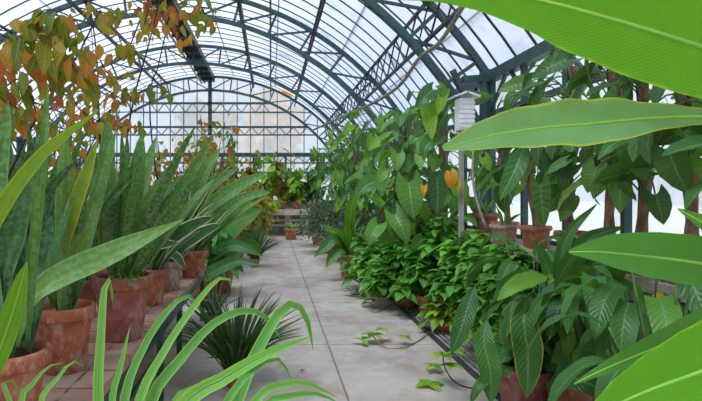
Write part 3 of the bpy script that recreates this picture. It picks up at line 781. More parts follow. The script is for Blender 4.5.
# ---- autumn creeper hanging at upper left
def creeper(label, stems, sprays, seed, L=.1, base=None):
    rg = np.random.default_rng(seed); st = Acc(); fo = Acc()
    b = W(*stems[0][0]); o = thing('autumn_creeper', label, 'climbing plant', b, 'autumn creepers at the upper left')
    for s in stems:
        P = smoothpath([W(*p) for p in s], 16); st.tube(P, np.linspace(.011, .004, 16), 5)
    for (pts, n, sp, tr) in sprays:
        n = int(n * .8); sp *= 1.1
        P = smoothpath([W(*p) for p in pts], 16); st.tube(P, np.linspace(.005, .0025, 16), 4)
        s = rg.random(n); q = np.stack([np.interp(s, np.linspace(0, 1, 16), P[:, j]) for j in range(3)], 1)
        Ym = q[:, 1].mean(); off = rg.normal(size=(n, 3)) * (sp / F * Ym) * np.array([1, 1.2, .6]) ; q2 = q + off
        D = nrm(rg.normal(size=(n, 3)) * .38 + [0, 0, -1]); U = nrm(rg.normal(size=(n, 3)) * .7 + [.1, -1, .1])
        t = tr[0] + (tr[1] - tr[0]) * rg.random(n) ** 1.5; ll = L * .72 * (.45 + .8 * rg.random(n))
        scatter(fo, q2, D, U, ll, ll * (.24 + .07 * rg.random(n)), 'ovate', .15, .3, t, 7)
    st.build('stems', M['twig'], o, True); fo.build('foliage', M['autumn'], o, True); return o
creeper('autumn creeper hanging over the top left corner, big olive and red leaves', 
        [[(-60, 330, 2.9), (-20, 150, 2.9), (10, 60, 2.8), (40, 20, 2.7)], [(-60, 330, 2.9), (30, 130, 3.0), (75, 60, 2.9), (100, 10, 2.8)]],
        [([(10, 60, 2.8), (35, 25, 2.7), (60, 40, 2.6)], 36, 10, (.05, .5)), ([(30, 30, 2.7), (45, 10, 2.6), (75, 20, 2.5), (85, 45, 2.5)], 40, 9, (.05, .75)),
         ([(0, 50, 2.7), (-5, 90, 2.7), (20, 110, 2.7)], 40, 13, (.1, .95)), ([(75, 60, 2.9), (55, 80, 2.8), (45, 100, 2.8)], 34, 9, (.1, 1.)), ([(0, 90, 2.8), (25, 80, 2.8), (40, 130, 2.8)], 34, 12, (0, 1.)),
         ([(35, 55, 2.7), (65, 60, 2.7), (85, 80, 2.7)], 30, 8, (.2, .9)), ([(15, 50, 2.5), (40, 35, 2.4), (65, 50, 2.4)], 30, 11, (0, .6))], 61, .165)
creeper('autumn creeper sprays of yellow and orange leaves before the left roof purlins',
        [[(110, 300, 4.2), (100, 140, 4.0), (97, 60, 3.6), (90, 5, 3.4)], [(110, 300, 4.2), (128, 130, 3.9), (150, 40, 3.6), (162, -10, 3.4)]],
        [([(80, 8, 3.2), (100, 12, 3.2), (125, 14, 3.2)], 34, 8, (.15, .6)), ([(140, 20, 3.4), (130, 45, 3.4), (118, 60, 3.4)], 24, 7, (.3, .95)), ([(95, 110, 3.6), (115, 92, 3.5), (150, 90, 3.4)], 30, 7, (.1, .8)),
         ([(150, 85, 3.4), (163, 90, 3.3), (160, 100, 3.3)], 8, 4, (.1, .3)), ([(70, 90, 3.4), (80, 110, 3.4), (105, 125, 3.5)], 40, 9, (.1, 1.)), ([(100, 60, 3.6), (110, 75, 3.6), (135, 80, 3.5)], 14, 7, (.2, .9))], 62, .115)
creeper('red and orange creeper sprays hanging from the ridge at top centre left',
        [[(175, 300, 5.6), (150, 120, 4.8), (160, 60, 4.2), (175, -10, 4.0)]],
        [([(150, -5, 3.8), (160, 12, 3.8), (175, 35, 3.8)], 46, 9, (.3, 1.)), ([(170, -5, 3.8), (190, 5, 3.8), (212, 8, 3.8)], 46, 9, (.1, .9)), ([(150, 5, 3.8), (145, 25, 3.8), (155, 35, 3.8)], 26, 7, (.4, 1.)), ([(200, 5, 3.8), (205, 15, 3.8), (206, 30, 3.8)], 14, 5, (.1, .8))], 63, .12)
creeper('olive and orange creeper foliage behind the snake plant tips on the left',
        [[(-10, 330, 4.4), (20, 180, 4.4), (60, 130, 4.4)], [(60, 300, 4.6), (85, 160, 4.6), (120, 110, 4.6)]],
        [([(0, 120, 4.2), (25, 100, 4.2), (45, 140, 4.2)], 70, 16, (0, 1.)), ([(60, 140, 4.4), (90, 120, 4.4), (130, 130, 4.4)], 90, 14, (0, .9)), ([(20, 150, 4.4), (60, 165, 4.4), (90, 170, 4.4)], 50, 14, (0, .8))], 64, .14)

# ---- climbers right of the path
def climber(x, y, ztop, r, n, L, label, seed, mat='philo', tr=(0, 1), kind='arrow', pole=True, zlo=.5, z=0, potr=.16, poth=.28, face=(-.6, -.8), group='climbing philodendrons right of the path', extra=None, poler=.04, lean=(0, 0), wd=.36):
    rg = np.random.default_rng(seed)
    o = thing('climbing_philodendron', label, 'climbing plant', (x, y, z), group)
    top = pot(o, (x, y, z), potr, poth, 'pot')
    zz = np.linspace(top[2] - .05, ztop, 14); f_ = (zz - zz[0]) / (zz[-1] - zz[0])
    P = np.stack([x + lean[0] * f_ + .03 * np.sin(zz * 5 + seed), y + lean[1] * f_ + .03 * np.cos(zz * 4), zz], 1)
    Acc().tube(P, poler * (1 + .15 * np.sin(np.arange(14) * 2.1)), 9).build('trunk', M['bark'], o, True)
    pe = Acc(); fo = Acc()
    fz = nrm(np.array([face[0], face[1], 0.]))
    for i in range(n):
        h = zlo + (ztop - zlo) * (i + rg.random()) / n
        an = rg.random() * 6.28; out = nrm(np.array([math.cos(an), math.sin(an), 0]) * .75 + fz * .55)
        k = (h - zz[0]) / (zz[-1] - zz[0]); base = np.array([x + lean[0] * k, y + lean[1] * k, h])
        R = r * (.55 + .6 * rg.random()); tip = base + out * R + [0, 0, R * (.15 + .45 * rg.random())]
        pp = smoothpath([base, base + out * R * .5 + [0, 0, R * .55], tip], 6); pe.tube(pp, .006, 4, cap=False)
        l = L * (.55 + .65 * rg.random()); D = nrm(out * (.1 + .7 * rg.random()) + [0, 0, -.9] + rg.normal(size=3) * .42)
        U = nrm(out + np.array([0, 0, .45]) + rg.normal(size=3) * .45); e = l * .5
        ctrl = [tip, tip + D * e + U * l * .05, tip + D * l - U * l * .06]
        ribbon(fo, ctrl, l * wd * (.8 + .4 * rg.random()), U, kind, 9, 2, .22, .07, tr[0] + (tr[1] - tr[0]) * rg.random(), 3)
    pe.build('petioles', M['gstem'], o, True); fo.build('foliage', M[mat], o, True)
    return o
cl = [(1.45, 12.5, 2.25, .5, 80, .22, 'farthest climbing philodendron at the right, near the end wall', 'philo'),
      (1.65, 10.6, 2.45, .5, 80, .22, 'climbing philodendron behind the leafy bend of the right bed', 'philo'),
      (1.5, 10.0, 2.2, .38, 64, .20, 'light green climber overhanging the path at the right bed', 'philo'),
      (1.65, 8.1, 2.45, .5, 84, .22, 'tall climbing philodendron in the middle of the right bed', 'philo'),
      (1.75, 6.95, 2.3, .42, 50, .24, 'climbing philodendron with the large bright arrow leaves above the low bushes', 'philo'),
      (1.98, 6.35, 2.55, .36, 50, .24, 'climbing philodendron reaching the eaves beside the white box', 'philo'),
      (2.2, 9.4, 2.7, .45, 50, .26, 'tall climber against the right glazing, behind the others', 'philo_dark'),
      (2.2, 7.5, 2.7, .4, 50, .26, 'dark climber against the right glazing left of the white box', 'philo_dark')]
CL = []
for i, (x, y, zt, r, n, L, lb, mt) in enumerate(cl):
    CL.append(climber(x, y, zt, r, n, L, lb, 70 + i, mt, zlo=(1.25, 1.2, 1.15, .95, .75, .75, 1., 1.)[i], kind=('arrow', 'heart')[i % 2]))
def hleaf(o, mat, pts, hw, name='leaf', **k):
    a = Acc(); handleaf(a, pts, hw, **k); q = a.build(name, M[mat], o, True); return q
big = CL[4]
hleaf(big, 'philo', [(409, 183, 6.2), (411, 200, 6.15), (414, 219, 6.15)], 15, kind='arrow', t=.55, n=12)
hleaf(big, 'philo', [(375, 182, 6.4), (366, 186, 6.3), (357, 196, 6.3)], 11, kind='arrow', t=.3, n=12)
hleaf(big, 'philo', [(378, 225, 6.3), (372, 235, 6.2), (369, 246, 6.2)], 10, kind='arrow', t=.6, n=12)
hleaf(big, 'philo', [(395, 215, 6.3), (402, 228, 6.2), (408, 244, 6.2)], 11, kind='arrow', t=.5, n=12)
big2 = CL[5]
hleaf(big2, 'philo', [(428, 108, 6.0), (430, 122, 5.95), (432, 140, 5.9)], 9, kind='arrow', t=1., n=12)
hleaf(big2, 'philo_dark', [(433, 90, 6.0), (424, 98, 5.9), (415, 108, 5.9)], 10, kind='arrow', t=.3, n=12)
hleaf(big2, 'philo', [(437, 138, 6.0), (426, 147, 5.9), (424, 161, 5.9)], 9, kind='arrow', t=.2, n=12)
hleaf(big2, 'philo', [(442, 98, 5.9), (440, 106, 5.9), (438, 115, 5.9)], 6, kind='heart', t=1., n=10)
hleaf(big2, 'philo_dark', [(437, 178, 5.8), (438, 195, 5.8), (436, 215, 5.8)], 10, kind='arrow', t=.3, n=12)
hleaf(big2, 'yellow', [(447, 170, 5.7), (449, 180, 5.65), (450, 188, 5.65)], 4, kind='blade', t=1.)
hleaf(big2, 'yellow', [(452, 168, 5.7), (454, 176, 5.65), (453, 186, 5.65)], 4, kind='blade', t=.7)
hleaf(big2, 'yellow', [(459, 178, 5.7), (458, 186, 5.65), (459, 194, 5.65)], 3, kind='blade', t=0.)
hleaf(big2, 'yellow', [(424, 186, 5.9), (424, 192, 5.85), (423, 198, 5.85)], 3.5, kind='heart', t=1.)
# right-hand trunks on the ledge
rt = [(2.36, 5.55, 2.0, .26, 24, .22, 'climber with a slim trunk on the ledge beside the white box'),
      (2.38, 4.95, 2.3, .3, 28, .24, 'climber in the second ledge pot, its large leaf hanging under the long banana leaf'),
      (2.36, 4.3, 2.45, .32, 30, .24, 'climber on the ledge in front of the wide bright window'),
      (2.34, 3.75, 2.55, .32, 30, .24, 'climber with a thick scarred trunk behind the long banana leaf'),
      (2.32, 3.42, 2.55, .32, 30, .22, 'climber with a twisted brown trunk over the lower banana leaf'),
      (2.32, 3.05, 2.55, .32, 30, .24, 'rightmost climber with a trunk at the picture edge'),
      (2.34, 2.7, 2.5, .32, 24, .24, 'climber at the very right edge, mostly cropped')]
for i, (x, y, zt, r, n, L, lb) in enumerate(rt):
    climber(x, y, zt, r, n, L, lb, 90 + i, 'philo_dark' if i % 3 else 'philo', z=.97, potr=.13, poth=.2, zlo=1.4, face=(-1, -.15), poler=.034, tr=(.1, .9), group='climbers on the right ledge')
o = CL[5]
lt = bpy.data.objects.new
# hanging heart leaves drawn clearly in the photo, carried by the ledge climbers
led = [q for q in bpy.data.objects if q.get('group') == 'climbers on the right ledge']
hleaf(led[1], 'philo', [(558, 153, 4.2), (560, 168, 4.15), (559, 190, 4.1)], 17, kind='heart', t=.35, n=12)
hleaf(led[1], 'philo_dark', [(567, 200, 4.2), (566, 210, 4.1), (560, 222, 4.1)], 12, kind='heart', t=.8, n=12)
hleaf(led[0], 'philo', [(525, 145, 4.7), (515, 170, 4.6), (500, 200, 4.6)], 10, kind='blade', t=.2, n=12)
hleaf(led[2], 'philo_dark', [(540, 185, 4.0), (542, 205, 4.0), (544, 228, 4.0)], 10, kind='arrow', t=.6, n=12)
hleaf(led[3], 'philo', [(632, 135, 3.2), (612, 145, 3.1), (597, 160, 3.1)], 10, kind='arrow', t=.3, n=12)
# extra pots on the ledge
for i, (px, Y, r, h, mt, lb) in enumerate([(488, 6.15, .15, .26, 'pot_red', 'dark red pot on the ledge by the grey post'), (507, 5.3, .125, .19, 'pot_pale', 'small pale terracotta pot on the ledge, nearest to the leafy bushes')]):
    x = min((px - VX) / F * Y, 2.42); o = thing('terracotta_pot', lb, 'pot', (x - .04, Y - .02, .97), 'pots on the right ledge'); top = pot(o, (x - .04, Y - .02, .97), r, h, mt)
    a = Acc(); clump(a, top, 6, .25, .02, .7, (0, 0), .6, 'blade', .04, 33 + i); a.build('foliage', M['philo'], o, True)

# ---- white instrument box on its post
x, y = (464.5 - VX) / F * 5.62, 5.62
o = thing('instrument_box', 'white wooden box with a small sloping roof on a slim post near the ledge', 'box', (x + .03, y, 0))
Acc().box2((x - .02, y + .085, 0), (x + .025, y + .125, 2.4)).build('post', M['greypost'], o)
a = Acc(); zb, zt = 2.10, 2.42; a.box2((x - .075, y - .07, zb), (x + .075, y + .08, zt))
for k in range(6): a.box2((x - .08, y - .078, zb + .02 + k * .048), (x + .08, y - .068, zb + .043 + k * .048))
a.build('body', M['white_paint'], o)
R = np.array([[math.cos(.35), 0, math.sin(.35)], [0, 1, 0], [-math.sin(.35), 0, math.cos(.35)]])
a = Acc(); a.box((x + .05, y, zt + .035), (.15, .24, .016), R); a.box((x - .07, y, zt + .035), (.15, .24, .016), R.T); a.build('roof', M['white_paint'], o)
a = Acc().tube(smoothpath([W(471, 128, 5.3), W(473, 150, 5.2), W(473, 180, 5.2), W(478, 205, 5.2), W(486, 228, 5.2)], 20), .012, 6)
tag(a.build('hose', M['hose'], None, True), 'pale hose hanging down from beside the white box', 'hose')
a = Acc().tube(smoothpath([W(470, -5, 4.6), W(440, 42, 5.6), W(419, 58, 6.3), W(399, 86, 7), W(371, 104, 8.5), W(335, 120, 10.5), W(311, 131, 12.5)], 40), .022, 6)
tag(a.build('bare_vine_stem', M['greystem'], None, True), 'bare grey vine stem looping below the right side of the roof', 'vine')

# ---- grey-green and leafy plants at the path bend
for i, (x, y, lb, hh) in enumerate([(1.25, 14.6, 'grey green spiky plant farthest along the right of the path', .8), (1.3, 12.9, 'grey green leafy clump before the farthest climber', .85), (1.5, 11.4, 'grey green bushy plant behind the long bright leaves', .85), (1.85, 10., 'grey green bushy plant under the climbers', .95)]):
    o = thing('potted_silver_plant', lb, 'plant', (x, y, 0), 'grey green plants right of the path')
    top = pot(o, (x, y, 0), .18, .3)
    a = Acc(); rg = np.random.default_rng(200 + i); n = 560
    ph = rg.random(n) * 6.28; el = rg.random(n) ** .6; R = .55
    D0 = np.stack([np.cos(ph) * (1 - el * .7), np.sin(ph) * (1 - el * .7), el], 1); D0 = nrm(D0)
    P = top + D0 * (rg.random((n, 1)) ** .4) * np.array([R, R, hh]) * 1.1
    scatter(a, P, nrm(D0 + rg.normal(size=(n, 3)) * .5), (0, 0, 1), .2, .022, 'blade', .4, .3, rg.random(n), 5); 
    st = Acc()
    for k in range(12): st.tube(smoothpath([top, top + D0[k] * [.3, .3, hh * .5]], 5), .008, 4)
    st.build('stems', M['gstem'], o, True); a.build('foliage', M['silver'], o, True)
o = thing('potted_long_leaf_plant', 'plant with long bright arching leaves in terracotta at the right edge of the path', 'plant', (1.33, 9.3, 0))
top = pot(o, (1.33, 9.3, 0), .19, .40, 'pot')
clump(None, top, 16, .8, .045, .7, (-.1, .05), .45, 'blade', .08, 77, m=2, seg=12, tr=(.1, 1), each=lambda ac: ac.build('leaf', M['philo'], o, True))
hleaf(o, 'bright', [(350, 255, 9.4), (350, 225, 9.2), (352, 205, 9.1), (360, 180, 9.0)], 6, kind='blade', t=.6)
hleaf(o, 'bright', [(350, 255, 9.4), (344, 240, 9.2), (336, 232, 9.1), (326, 230, 9.0)], 5, kind='blade', t=.9)
hleaf(o, 'philo', [(350, 255, 9.4), (335, 240, 9.0), (325, 248, 8.9), (314, 257, 8.8)], 7, kind='blade', t=.2)
hleaf(o, 'philo', [(350, 255, 9.4), (340, 250, 9.0), (332, 258, 8.9), (326, 268, 8.8)], 7, kind='blade', t=.4)

# ---- low leafy bushes (rosettes of pointed leaves)
def bushy(x, y, h, r, n, L, label, seed, mat='bush', tr=(0, 1), z=.037, potr=.13, poth=.22, lean=(-.1, -.1), group='low leafy plants of the right bed', name='potted_bushy_plant', k=6, wd=.3, potm='pot'):
    rg = np.random.default_rng(seed); o = thing(name, label, 'plant', (x, y, z), group)
    top = pot(o, (x, y, z), potr, poth, potm); st = Acc(); fo = Acc(); P = []; D = []; T = []
    for i in range(n):
        ph = rg.random() * 6.28; q = math.sqrt(rg.random())
        tip = np.array([x + math.cos(ph) * r * q + lean[0] * r, y + math.sin(ph) * r * q + lean[1] * r, z + max(.12, h * (1.03 - .55 * q * q) * (.8 + .25 * rg.random()))])
        pa = smoothpath([top - [0, 0, .03], (top + tip) / 2 + [0, 0, .1 * h], tip], 6); st.tube(pa, np.linspace(.007, .004, 6), 4, cap=False)
        a0 = rg.random() * 6.28; tt = rg.random()
        for lvl, (dz, sc) in enumerate(((0, .8), (-.05, 1.), (-.11, 1.05))):
            for j in range(k if lvl else 3):
                an = a0 + lvl * .6 + j * 6.28 / (k if lvl else 3) + rg.normal() * .2; el = (.35, .0, -.25)[lvl] + rg.normal() * .15
                d = np.array([math.cos(an), math.sin(an), el]); P.append(tip + [0, 0, dz] + d * .02); D.append(d); T.append((np.clip(tt * .75 + rg.random() * .25 + (.1 if lvl == 0 else 0), 0, 1), sc))
    T = np.array(T); ll = L * T[:, 1] * (.75 + .4 * rg.random(len(T)))
    scatter(fo, P, D, np.array([0, 0, 1.]) + rg.normal(size=(len(P), 3)) * .15, ll, ll * wd, 'ovate', .3, .3, tr[0] + (tr[1] - tr[0]) * T[:, 0], 6)
    st.build('stems', M['gstem'], o, True); fo.build('foliage', M[mat], o, True); return o
bb = [(1.55, 8.5, .75, .4, 'leafy plant at the far left corner of the low right bed'), (1.95, 8.6, .95, .42, 'leafy plant at the back of the low bed, under the bright arrow leaves'), (1.5, 7.65, .62, .38, 'leafy plant spilling toward the path at the bed front'),
      (1.98, 7.7, .95, .42, 'leafy plant in the middle of the low bed by the ledge'), (1.62, 7.0, .62, .36, 'leafy plant at the bed front just before the grating shows'), (2.0, 6.9, .98, .4, 'tall leafy plant against the ledge, left of the ledge pots'),
      (2.02, 6.15, .95, .34, 'leafy plant against the ledge below the ledge pots'), (2.06, 5.2, .8, .3, 'leafy plant below the pale ledge pot'), (2.0, 4.75, .8, .34, 'leafy plant against the ledge behind the drooping leaves')]
bb.append((1.78, 6.45, .62, .28, 'leafy plant in the front row just behind the small lime green pot'))
bb.append((2.05, 5.7, .9, .3, 'leafy plant filling the bed in front of the dark red ledge pot'))
for i, (x, y, h, r, lb) in enumerate(bb):
    bushy(x + .06, y, h * (1.2 if x > 1.9 else 1.08) + .04, r * 1.08, 26, .175, lb, 300 + i, tr=(0, .75), z=.037, wd=.36, k=5)
bushy(1.84, 5.7, .48, .17, 12, .15, 'pale lime green plant in the small terracotta pot on the grating', 320, mat='lime', potr=.12, poth=.24, tr=(0, .8), lean=(-.1, -.2), group='small pots on the grating')
bushy(2.03, 5.0, .55, .2, 10, .13, 'lime green plant in a small pot on the grating beside the hanging leaf', 321, mat='lime', potr=.1, poth=.2, tr=(0, .6), group='small pots on the grating')
hl_ = [q for q in bpy.data.objects if q.get('label', '').startswith('pale lime green plant')][0]
hleaf(hl_, 'yellow', [(452, 313, 5.55), (454, 318, 5.5), (453, 326, 5.5)], 5, kind='heart', t=.6, n=10)

# creeping stems on the floor
def creeping(label, pts, leaves, r=.008, mat='greystem', lm='lime'):
    P = [W(*p) for p in pts]; o = thing('creeping_stem', label, 'plant', (P[0][0], P[0][1], 0), 'creeping stems by the grating')
    Acc().tube(smoothpath(P, 24), np.linspace(r, r * .6, 24), 6).build('stem', M[mat], o, True)
    a = Acc(); rg = np.random.default_rng(len(label))
    for (px, py, Y, n, L) in leaves:
        c = W(px, py, Y); an = np.arange(n) / n * 6.28 + rg.random(); D = np.stack([np.cos(an), np.sin(an), .1 + .2 * rg.random(n)], 1)
        scatter(a, np.repeat(c[None], n, 0), D, (0, 0, 1), L, L * .33, 'ovate', .25, .25, rg.random(n))
    a.build('foliage', M[lm], o, True)
def fy(py, z=.02): return (CZ - z) * F / (py - VY)
creeping('bare pale stem curving over the path edge, ending in a few leaves', [(441, 312, 5.85), (430, 330, 5.7), (418, 341, 5.4), (401, 348, fy(348)), (384, 347, fy(347)), (373, 336, 5.35)],
         [(373, 335, 5.35, 6, .13), (382, 330, 5.4, 4, .1), (405, 337, 5.3, 5, .09), (362, 340, 5.3, 3, .12)])
creeping('creeping stem with small leaves where the low bed meets the path', [(400, 298, 7.2), (385, 308, fy(308)), (374, 312, fy(312)), (366, 305, 6.9)], [(372, 300, 7., 5, .12), (384, 290, 7.2, 5, .12), (366, 303, 7., 4, .1)])
creeping('reddish stem with lime leaves sprawling over the near end of the grating', [(505, 378, 4.2), (480, 388, 4.1), (458, 384, 4.1), (446, 370, 4.15), (442, 352, 4.2)],
         [(442, 355, 4.2, 6, .12), (452, 366, 4.15, 5, .1), (434, 366, 4.5, 5, .1), (458, 352, 4.2, 4, .09), (430, 385, 4.18, 4, .14)], mat='twig')
rg = np.random.default_rng(5)
for i in range(7):
    px, py = 345 + rg.random() * 22, 291 + rg.random() * 7; p = W(px, py, fy(py, 0)); an = rg.random() * 6.28
    a = Acc(); ribbon(a, [p + [0, 0, .012], p + [math.cos(an) * .09, math.sin(an) * .09, .03], p + [math.cos(an) * .19, math.sin(an) * .19, .012]], .035, (0, 0, 1), 'blade', 8, 2, .2, .1, .3)
    tag(a.build('fallen_leaf', M['philo_dark'], None, True), 'dark green leaf lying on the path at the foot of the low bed', 'leaf', 'green leaves lying on the path')
cells = [(215, 356, 'beside the dark grassy clump'), (238, 299, 'below the broad ribbed leaves'), (300, 372, 'near the strap leaves'), (331, 259, 'far along the path'), (227, 306, 'by the far bench leg')]
for px, py, lb in cells:
    p = W(px, py, fy(py, 0)); a = Acc(); an = rg.random() * 6.28
    ribbon(a, [p + [0, 0, .006], p + [math.cos(an) * .03, math.sin(an) * .03, .014], p + [math.cos(an) * .06, math.sin(an) * .06, .006]], .014, (0, 0, 1), 'ovate', 6, 1, .3, 0, .5)
    tag(a.build('dry_leaf', M['dry_leaf'], None, True), 'small brown dry leaf on the path ' + lb, 'leaf')
for i in range(12):
    p = np.array([-.78 - rg.random() * .25, 3.4 + rg.random() * 2.4, BZ]); a = Acc(); an = rg.random() * 6.28
    ribbon(a, [p + [0, 0, .005], p + [math.cos(an) * .015, math.sin(an) * .015, .012], p + [math.cos(an) * .035, math.sin(an) * .035, .005]], .01, (0, 0, 1), 'ovate', 6, 1, .3, 0, .5)
    tag(a.build('dry_leaf', M['dry_leaf'], None, True), 'dry brown leaf scrap lying on the tiled bench top', 'leaf', 'leaf scraps on the bench')

# ---- drooping broad leaved plant, lower right
o = thing('potted_drooping_lily', 'large plant with long drooping leaves, some yellow edged, over the near grating', 'plant', (1.72, 3.75, 0))
top = pot(o, (1.72, 3.75, .037), .19, .26, 'pot_red')
def drooper(petiole, leaf, hw, t=.4, mat='lily', kind='blade', wave=.12, fold=.3):
    pp = [top - [0, 0, .02]] + [W(*q) for q in petiole] + [W(*leaf[0])]
    a = Acc(); a.tube(smoothpath(pp, 18), np.linspace(.010, .006, 18), 6); a.build('petiole', M['gstem'], o, True)
    a = Acc(); handleaf(a, leaf, hw, kind=kind, n=18, t=t, wave=wave, fold=fold, wf=3); a.build('leaf', M[mat], o, True)
drooper([(530, 340, 3.8), (512, 288, 3.8), (488, 279, 3.8)], [(475, 286, 3.8), (468, 308, 3.75), (460, 332, 3.7), (451, 354, 3.7)], 10, .2)
drooper([(528, 350, 3.7), (508, 322, 3.5), (495, 314, 3.4)], [(487, 320, 3.4), (484, 342, 3.35), (490, 370, 3.3), (491, 404, 3.3)], 12, .45)
drooper([(532, 340, 3.7), (528, 305, 3.6), (520, 297, 3.5)], [(514, 300, 3.5), (510, 318, 3.45), (508, 335, 3.4), (508, 353, 3.4)], 9, .5, 'lily_edge')
drooper([(540, 340, 3.7), (536, 300, 3.5), (530, 293, 3.4)], [(526, 297, 3.4), (524, 325, 3.3), (528, 355, 3.3), (527, 398, 3.3)], 15, .3, 'lily_edge', wave=.08)
drooper([(545, 330, 3.7), (548, 290, 3.6)], [(547, 276, 3.5), (530, 280, 3.4), (512, 288, 3.3), (497, 301, 3.3)], 10, 1.)
drooper([(550, 330, 3.7), (546, 290, 3.7)], [(546, 275, 3.6), (554, 282, 3.5), (560, 296, 3.5), (562, 312, 3.5)], 8, .9)
drooper([(556, 340, 3.7), (556, 310, 3.7)], [(558, 298, 3.6), (562, 320, 3.5), (568, 340, 3.4), (566, 358, 3.4)], 9, .9)
drooper([(560, 350, 3.7), (560, 320, 3.8)], [(565, 302, 3.8), (578, 312, 3.7), (590, 328, 3.6), (600, 350, 3.6)], 13, .05)
drooper([(565, 350, 3.7), (575, 310, 3.8)], [(590, 298, 3.8), (606, 308, 3.7), (620, 326, 3.6), (632, 348, 3.6)], 13, .3)
drooper([(570, 360, 3.7), (578, 330, 3.6)], [(582, 305, 3.6), (594, 322, 3.5), (602, 345, 3.4), (606, 362, 3.4)], 11, .2)
drooper([(550, 370, 3.7)], [(552, 362, 3.5), (570, 352, 3.4), (590, 350, 3.3), (612, 360, 3.2)], 15, .55)
drooper([(555, 390, 3.6)], [(548, 385, 3.4), (565, 378, 3.2), (590, 384, 3.1), (612, 402, 3.1)], 15, .1)
drooper([(530, 372, 3.7)], [(515, 368, 3.5), (500, 372, 3.4), (480, 385, 3.3), (470, 405, 3.3)], 7, .3)
drooper([(545, 350, 3.7), (535, 310, 3.9)], [(520, 312, 3.9), (505, 345, 3.8), (498, 365, 3.8), (500, 385, 3.8)], 12, .5)
drooper([(545, 350, 3.7), (540, 320, 3.9)], [(538, 318, 3.8), (546, 345, 3.7), (552, 365, 3.6), (556, 385, 3.6)], 9, .2)
for k in range(9):
    drooper([(536 + k * 4, 330, 3.7)], [(540 + k * 5 + (k % 3) * 4, 282 + (k % 4) * 6, 3.75 + .03 * k), (546 + k * 5 + (k % 3) * 6, 292 + (k % 4) * 6, 3.7 + .03 * k), (548 + k * 5 + (k % 3) * 8, 318 + (k % 4) * 6, 3.65 + .03 * k), (547 + k * 5 + (k % 3) * 9, 345, 3.6 + .03 * k)], 8 + (k % 3) * 2, (k * .37) % 1)
# dark plants below the ledge, right
def broad(x, y, z, n, L, hw, label, seed, mat='lily', lean=(-.2, -.2), spread=.8, droop=.7, name='potted_broad_leaf_plant', tr=(0, .7), potm='pot', kind='blade'):
    o = thing(name, label, 'plant', (x, y, z), 'broad leaved plants below the right ledge'); top = pot(o, (x, y, z), .15, .26, potm)
    rg = np.random.default_rng(seed); st = Acc(); fl_ = []
    for i in range(n):
        an = (i + rg.random()) / n * 6.28; out = np.array([math.cos(an), math.sin(an), 0]); s = spread * (.3 + .7 * rg.random())
        pl = L * (1.3 + 1.6 * rg.random()); d = nrm(out * s * .6 + [lean[0], lean[1], 1.2]); tip = top + d * pl
        st.tube(smoothpath([top - [0, 0, .02], top + d * pl * .5 + [0, 0, .03], tip], 8), .006, 5)
        o2 = nrm(out + np.array([lean[0] * 1.5, lean[1] * 1.5, 0])); l = L * (.8 + .4 * rg.random())
        a = Acc(); ribbon(a, [tip, tip + o2 * l * .35 + [0, 0, l * .12], tip + o2 * l * .72 - [0, 0, l * .12 * droop], tip + o2 * l - [0, 0, l * .8 * droop]], hw * (.8 + .4 * rg.random()), (0, 0, 1) + rg.normal(size=3) * .2, kind, 12, 2, .25, .1, tr[0] + (tr[1] - tr[0]) * rg.random(), 3)
        a.build('leaf', M[mat], o, True)
    st.build('petioles', M['gstem'], o, True); return o
broad(2.0, 4.2, 0, 16, .32, .055, 'broad leaved plant under the ledge behind the drooping lily', 401)
broad(2.02, 3.45, 0, 20, .32, .058, 'dark broad leaved plant under the ledge, below the middle banana leaf', 402)
broad(2.0, 2.95, 0, 16, .34, .06, 'dark plant in the shade above the lowest banana leaves', 403)
broad(1.78, 2.45, 0, 12, .34, .06, 'dark plant at the right edge behind the lowest banana leaves', 404, tr=(0, .4))
bushy(1.93, 3.85, .85, .28, 14, .15, 'leafy plant with a yellow leaf under the ledge, right of the drooping lily', 410, mat='philo', tr=(.1, .6), z=0, group='leafy plants below the right ledge')
yl = [q for q in bpy.data.objects if q.get('label', '').startswith('leafy plant with a yellow leaf')][0]
hleaf(yl, 'yellow', [(655, 292, 3.0), (659, 300, 2.98), (656, 312, 2.98)], 6, kind='ovate', t=.3, n=10, wave=.3)
a = Acc().tube(smoothpath([W(637, 300, 3.4), W(634, 282, 3.1), (W(645, 288, 3.05)), W(655, 292, 3.0)], 12), .006, 5); a.build('petiole', M['gstem'], yl, True)
o = thing('potted_upright_leaf_plant', 'plant with dark upright curving leaves rising before the ledge', 'plant', (1.93, 3.6, 0))
top = pot(o, (1.93, 3.6, 0), .13, .25)
for pts, hw, t in ([(563, 300, 3.55), (560, 265, 3.5), (570, 232, 3.5), (598, 203, 3.5)], 8, .3), ([(566, 300, 3.55), (572, 265, 3.5), (590, 238, 3.45), (628, 226, 3.4)], 11, .05), ([(560, 300, 3.55), (548, 270, 3.6), (540, 250, 3.6), (528, 240, 3.6)], 9, .4), ([(563, 300, 3.55), (585, 270, 3.5), (605, 262, 3.4), (640, 275, 3.3)], 10, .2):
    a = Acc(); P = [top] + [W(*q) for q in pts]; ribbon(a, P, hw / F * 3.5, (-.3, -1, .3), 'blade', 20, 3, .3, .05, t); a.build('leaf', M['lily'], o, True)

